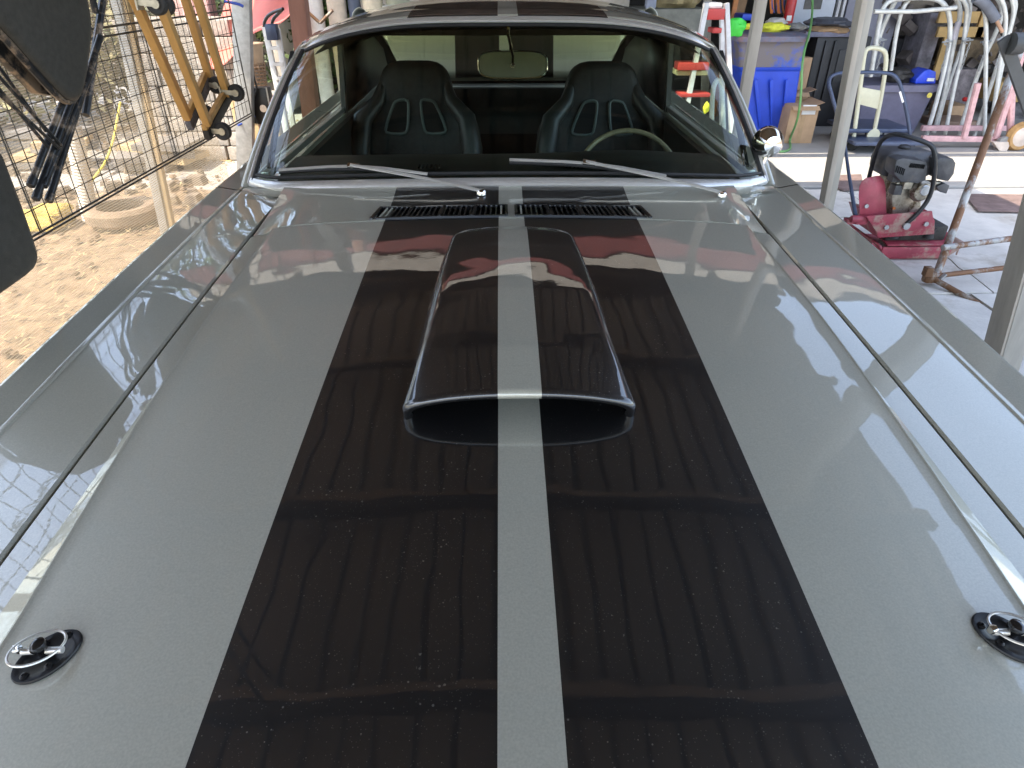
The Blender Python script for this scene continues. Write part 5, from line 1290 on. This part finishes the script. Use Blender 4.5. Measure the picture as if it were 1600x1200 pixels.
# tote with a blue tool case on top
T = AZ(1420, 212); TY = T.y
tt = thing('storage_tote', 'large grey-violet plastic tote with a yellow sticker', 'tote', (T.x, TY, 0))
w1 = AY(1473, 135, TY).x-AY(1385, 135, TY).x; cx_ = (AY(1473, 135, TY).x+AY(1350, 135, TY).x)/2; w1 = AY(1473, 135, TY).x-AY(1350, 135, TY).x; hz_ = AY(1420, 134, TY).z
mb = MB(); loft(mb, [ring_rect(cx_, TY+.35, w1*.84, .5, .01, .05), ring_rect(cx_, TY+.35, w1*.95, .6, hz_*.86, .05), ring_rect(cx_, TY+.35, w1, .66, hz_*.87, .05), ring_rect(cx_, TY+.35, w1, .66, hz_, .05)]); obj('tub', mb, M_tote, tt, angle=50)
mb = MB(); mb.lathe([(.025, -.005), (.025, 0)], AY(1452, 149, TY-.0), 'Y', 14); obj('yellow_sticker', mb, mat('yellow_sticker', (.75, .6, .1), .5), tt)
mb = MB(); mb.prism([AY(x, y, TY+.1) for x, y in ((1430, 131), (1431, 124), (1444, 111), (1452, 108), (1463, 112), (1462, 131))], (0, .22, 0)); bt = obj('tool_case', mb, mat('bright_blue_plastic', (.02, .07, .65), .35), bevel=.012); tag(bt, 'bright blue plastic tool case on the violet tote', 'tool case')
mb = MB(); px_box(mb, 1449, 122, 1460, 127, TY+.085, .012); obj('white_marks', mb, M_label, bt, bevel=.002)
lump('engine_part', 'dark greasy machine part on the violet tote', 'machine part', 1395, 108, 1432, 134, TY+.15, mat('greasy_metal', (.06, .055, .05), .6, .4, .4, 20), .3)
# inverted-U white tube frames hanging in a row, each a thing of its own
def uframe(label, pts, Y, r=.020, m_=None, hooks=None, dy=.0, fabric=None):
    a = AY(*pts[0], Y); t = thing('tube_frame', label, 'tube frame', (a.x, Y, 0), 'white bent tube frames stacked at the right')
    P = [AY(x, y, Y+dy*i/(len(pts)-1)) for i, (x, y) in enumerate(pts)]
    mb = MB(); mb.path(smooth_line(P, 2), r, 10); obj('bent_tube', mb, m_ or M_white, t)
    if hooks:
        for (x, y) in hooks:
            c = AY(x, y, Y-.04); mb = MB()
            mb.path([c+Vector((.025*math.cos(k), 0, .025*math.sin(k))) for k in [i*.55 for i in range(10)]], .006, 6); mb.path([c+Vector((-.05, 0, 0)), c+Vector((.05, 0, .01))], .009, 6); obj('hook', mb, M_galv, t)
            mb = MB(); 
            for j in range(7):
                cc = c+Vector((.03, 0, -.03-.035*j)); mb.path([cc+Vector((.009*math.cos(k) if j % 2 else 0, 0 if j % 2 else .009*math.cos(k), .02*math.sin(k))) for k in [i*1.05 for i in range(6)]], .0035, 5, closed=True)
            obj('chain', mb, M_galv, t)
    if fabric:
        c, d = fabric; mb = MB(); mb.path([AY(*c, Y), AY(*d, Y)], r*1.35, 10); obj('tape_wrap', mb, mat('pale_violet_tape', (.58, .54, .58), .7, 0, .1, 20), t)
UY = AZ(1440, 205).y-.25
uframe('white tube frame with the longest top bar, front of the stack', [(1445, 218), (1465, 155), (1484, 70), (1485, 30), (1478, 8), (1460, -4), (1400, -2), (1385, 4), (1376, 20), (1362, 110)], UY, .022, None, [(1480, 66)])
uframe('white tube frame with the violet tape wrap', [(1455, 222), (1475, 150), (1492, 60), (1500, 30), (1500, 10), (1490, -10), (1430, -14), (1404, -6), (1392, 14), (1372, 60), (1360, 120)], UY+.15, .022, None, [(1377, 64)], 0, ((1489, 62), (1498, 34)))
uframe('white tube frame bending close to the wooden pallet', [(1474, 226), (1492, 130), (1503, 90), (1509, 40), (1512, 12), (1502, -6), (1450, -16), (1415, 0), (1402, 40), (1392, 110)], UY+.05, .020, None, [(1512, 64)])
uframe('thin white tube frame third from the rusty scaffold tube', [(1460, 215), (1482, 130), (1508, 60), (1516, 20), (1516, 0), (1500, -20)], UY+.3, .018)
uframe('white tube frame standing in the middle of the stack', [(1493, 230), (1510, 170), (1533, 100), (1552, 60), (1565, 30), (1566, 10), (1556, -8), (1530, -14)], UY, .021, None, [(1540, 66)])
uframe('straight-legged white tube frame just left of the scaffold tube', [(1538, 230), (1540, 130), (1541, 60), (1540, 20), (1532, 4)], UY-.1, .019)
uframe('white tube frame whose foot shows right of the scaffold tube', [(1543, 232), (1556, 150), (1566, 75), (1572, 40), (1570, 10), (1560, -8)], UY-.12, .020, None, [(1566, 62)])
uframe('cream tube frame slanting behind the scaffold tube', [(1515, 234), (1540, 160), (1562, 90), (1580, 40), (1585, 15), (1580, -6)], UY-.05, .019)
uframe('white tube frame at the far right of the stack', [(1556, 150), (1575, 60), (1584, 25), (1588, 5), (1580, -12)], UY+.1, .020)
# long bar on top with foam grips
mb = MB(); mb.path([AY(1366, 18, UY-.1), AY(1430, 18, UY-.1), AY(1494, 12, UY-.1)], .020, 10); o = obj('white_pole', mb, M_white); tag(o, 'straight white pole lying across the tops of the tube frames', 'pole')
mb = MB(); mb.path(smooth_line([AY(1524, -4, UY-.15), AY(1540, 6, UY-.15), AY(1556, 30, UY-.15)], 2), .045, 14); t_ = obj('foam_sleeve', mb, mat('grey_foam', (.16, .17, .20), .8)); tag(t_, 'grey foam sleeve on a bent tube near the scaffold', 'foam sleeve')
mb = MB(); mb.path([AY(1556, 30, UY-.15), AY(1566, 50, UY-.15)], .018, 8); obj('tube_end', mb, mat('copper_end', (.5, .3, .2), .4, .5), t_)
# pink trolley with wheels
PT = AZ(1515, 236); PY = PT.y
pk = thing('pink_trolley', 'faded pink trolley with orange-rimmed wheels behind the tube frames', 'trolley', (PT.x, PY, 0))
def Pk(px, py, dy=0): return AY(px, py, PY+dy)
mb = MB(); mb.bar(Pk(1440, 216, .1), Pk(1584, 218, .1), .05, .045, up=(0, 1, 0)); mb.bar(Pk(1440, 200, .6), Pk(1584, 200, .6), .05, .045, up=(0, 1, 0)); obj('chassis', mb, M_pink, pk, bevel=.004)
for (p, q) in (((1556, 216), (1584, 128)), ((1578, 216), (1582, 128)), ((1586, 120), (1604, 60)), ((1506, 216), (1528, 130))):
    mb = MB(); mb.path([Pk(*p, .08), Pk(*q, .08)], .030, 8); obj('upright', mb, M_pink, pk)
c = Pk(1564, 232); mb = MB(); mb.lathe([(.03, -.02), (.062, -.024), (.07, 0), (.062, .024), (.03, .02)], (c.x, PY, .07), 'Y', 20); w_ = obj('caster', mb, mat('grey_rubber', (.25, .24, .23), .7), pk)
mb = MB(); mb.prism([Pk(1552, 222, -.03), Pk(1580, 222, -.03), Pk(1572, 240, -.03), Pk(1562, 236, -.03)], (0, .06, 0)); obj('fork', mb, mat('cream_fork', (.60, .50, .42), .5), w_, bevel=.003)
c = Pk(1590, 222); 
mb = MB(); mb.lathe([(.07, -.035), (.115, -.04), (.135, 0), (.115, .04), (.07, .035)], (c.x, PY+.0, .135), 'Y', 26); w_ = obj('wheel', mb, mat('orange_tyre', (.42, .24, .09), .7, 0, .15), pk)
mb = MB(); mb.lathe([(.02, -.050), (.05, -.042), (.095, -.036), (.10, -.02), (.10, .02)], (c.x, PY, .135), 'Y', 22); rm = obj('rim', mb, mat('cream_fork', (.60, .50, .42), .5), w_)
# wooden pallet and crates in the dim back right
pa = thing('wooden_pallet', 'yellowish wooden pallet standing behind the white tube frames', 'pallet', (AY(1510, 40, 8.4).x, 8.4, 0))
for (x0, y0, x1, y1) in ((1468, 18, 1530, 36), (1466, 42, 1540, 58), (1466, 58, 1476, 125), (1530, 18, 1540, 58)):
    mb = MB(); px_box(mb, x0, y0, x1, y1, 8.0, .04); obj('board', mb, mat('dull_yellow_wood', (.50, .32, .12), .7, 0, .15, 6), pa, smooth=False)
for k, (x0, y0, x1, y1, Y, m_, nm, lb) in enumerate((
    (1482, 165, 1512, 196, 7.8, M_card, 'carton', 'small brown carton low behind the tube frames'), (1468, 190, 1530, 212, 7.4, mat('brown_board', (.30, .20, .14), .8), 'carton', 'flat brown carton under the small one'),
    (1560, 128, 1600, 160, 8.0, mat('dull_yellow_wood', (.50, .32, .12)), 'carton', 'dull yellow carton behind the scaffold brace'), (1476, 108, 1520, 165, 8.3, mat('dirty_rag_heap', (.20, .17, .17), .9, 0, .4, 9, bump=.01), 'bundle', 'mottled grey rag bundle behind the tube frames'),
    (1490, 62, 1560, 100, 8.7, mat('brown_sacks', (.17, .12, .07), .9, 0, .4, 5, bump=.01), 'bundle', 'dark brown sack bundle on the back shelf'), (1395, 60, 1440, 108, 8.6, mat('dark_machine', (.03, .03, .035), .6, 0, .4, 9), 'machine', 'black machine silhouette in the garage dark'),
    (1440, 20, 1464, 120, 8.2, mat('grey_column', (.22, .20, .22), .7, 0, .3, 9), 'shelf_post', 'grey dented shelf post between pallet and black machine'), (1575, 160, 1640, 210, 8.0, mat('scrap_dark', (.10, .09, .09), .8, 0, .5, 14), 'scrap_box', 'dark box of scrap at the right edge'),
    (1380, 0, 1460, 16, 8.9, mat('brown_shelf', (.22, .18, .14), .8), 'shelf_board', 'brown shelf board above the black machine'))):
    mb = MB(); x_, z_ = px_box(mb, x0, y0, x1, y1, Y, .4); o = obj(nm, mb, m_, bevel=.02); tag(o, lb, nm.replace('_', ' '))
mb = MB(); mb.lathe([(.02, -.02), (.035, 0), (.02, .02)], AY(1508, 155, 7.75), n=14); o = obj('red_knob', mb, mat('red_knob', (.6, .03, .03), .4)); tag(o, 'round red knob poking from the rag bundle', 'knob')
random.seed(44)
mb = MB()
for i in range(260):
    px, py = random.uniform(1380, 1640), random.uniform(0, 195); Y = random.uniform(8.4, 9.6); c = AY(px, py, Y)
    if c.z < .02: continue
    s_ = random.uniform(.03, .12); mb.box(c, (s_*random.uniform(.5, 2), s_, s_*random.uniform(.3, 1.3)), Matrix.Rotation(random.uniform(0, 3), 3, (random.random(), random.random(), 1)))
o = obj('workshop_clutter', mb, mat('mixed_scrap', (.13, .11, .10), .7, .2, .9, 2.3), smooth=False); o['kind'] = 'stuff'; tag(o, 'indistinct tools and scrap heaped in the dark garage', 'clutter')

# sky dome light comes from the world; nothing else to add
for o in bpy.data.objects:
    if '_l' in o: del o['_l']
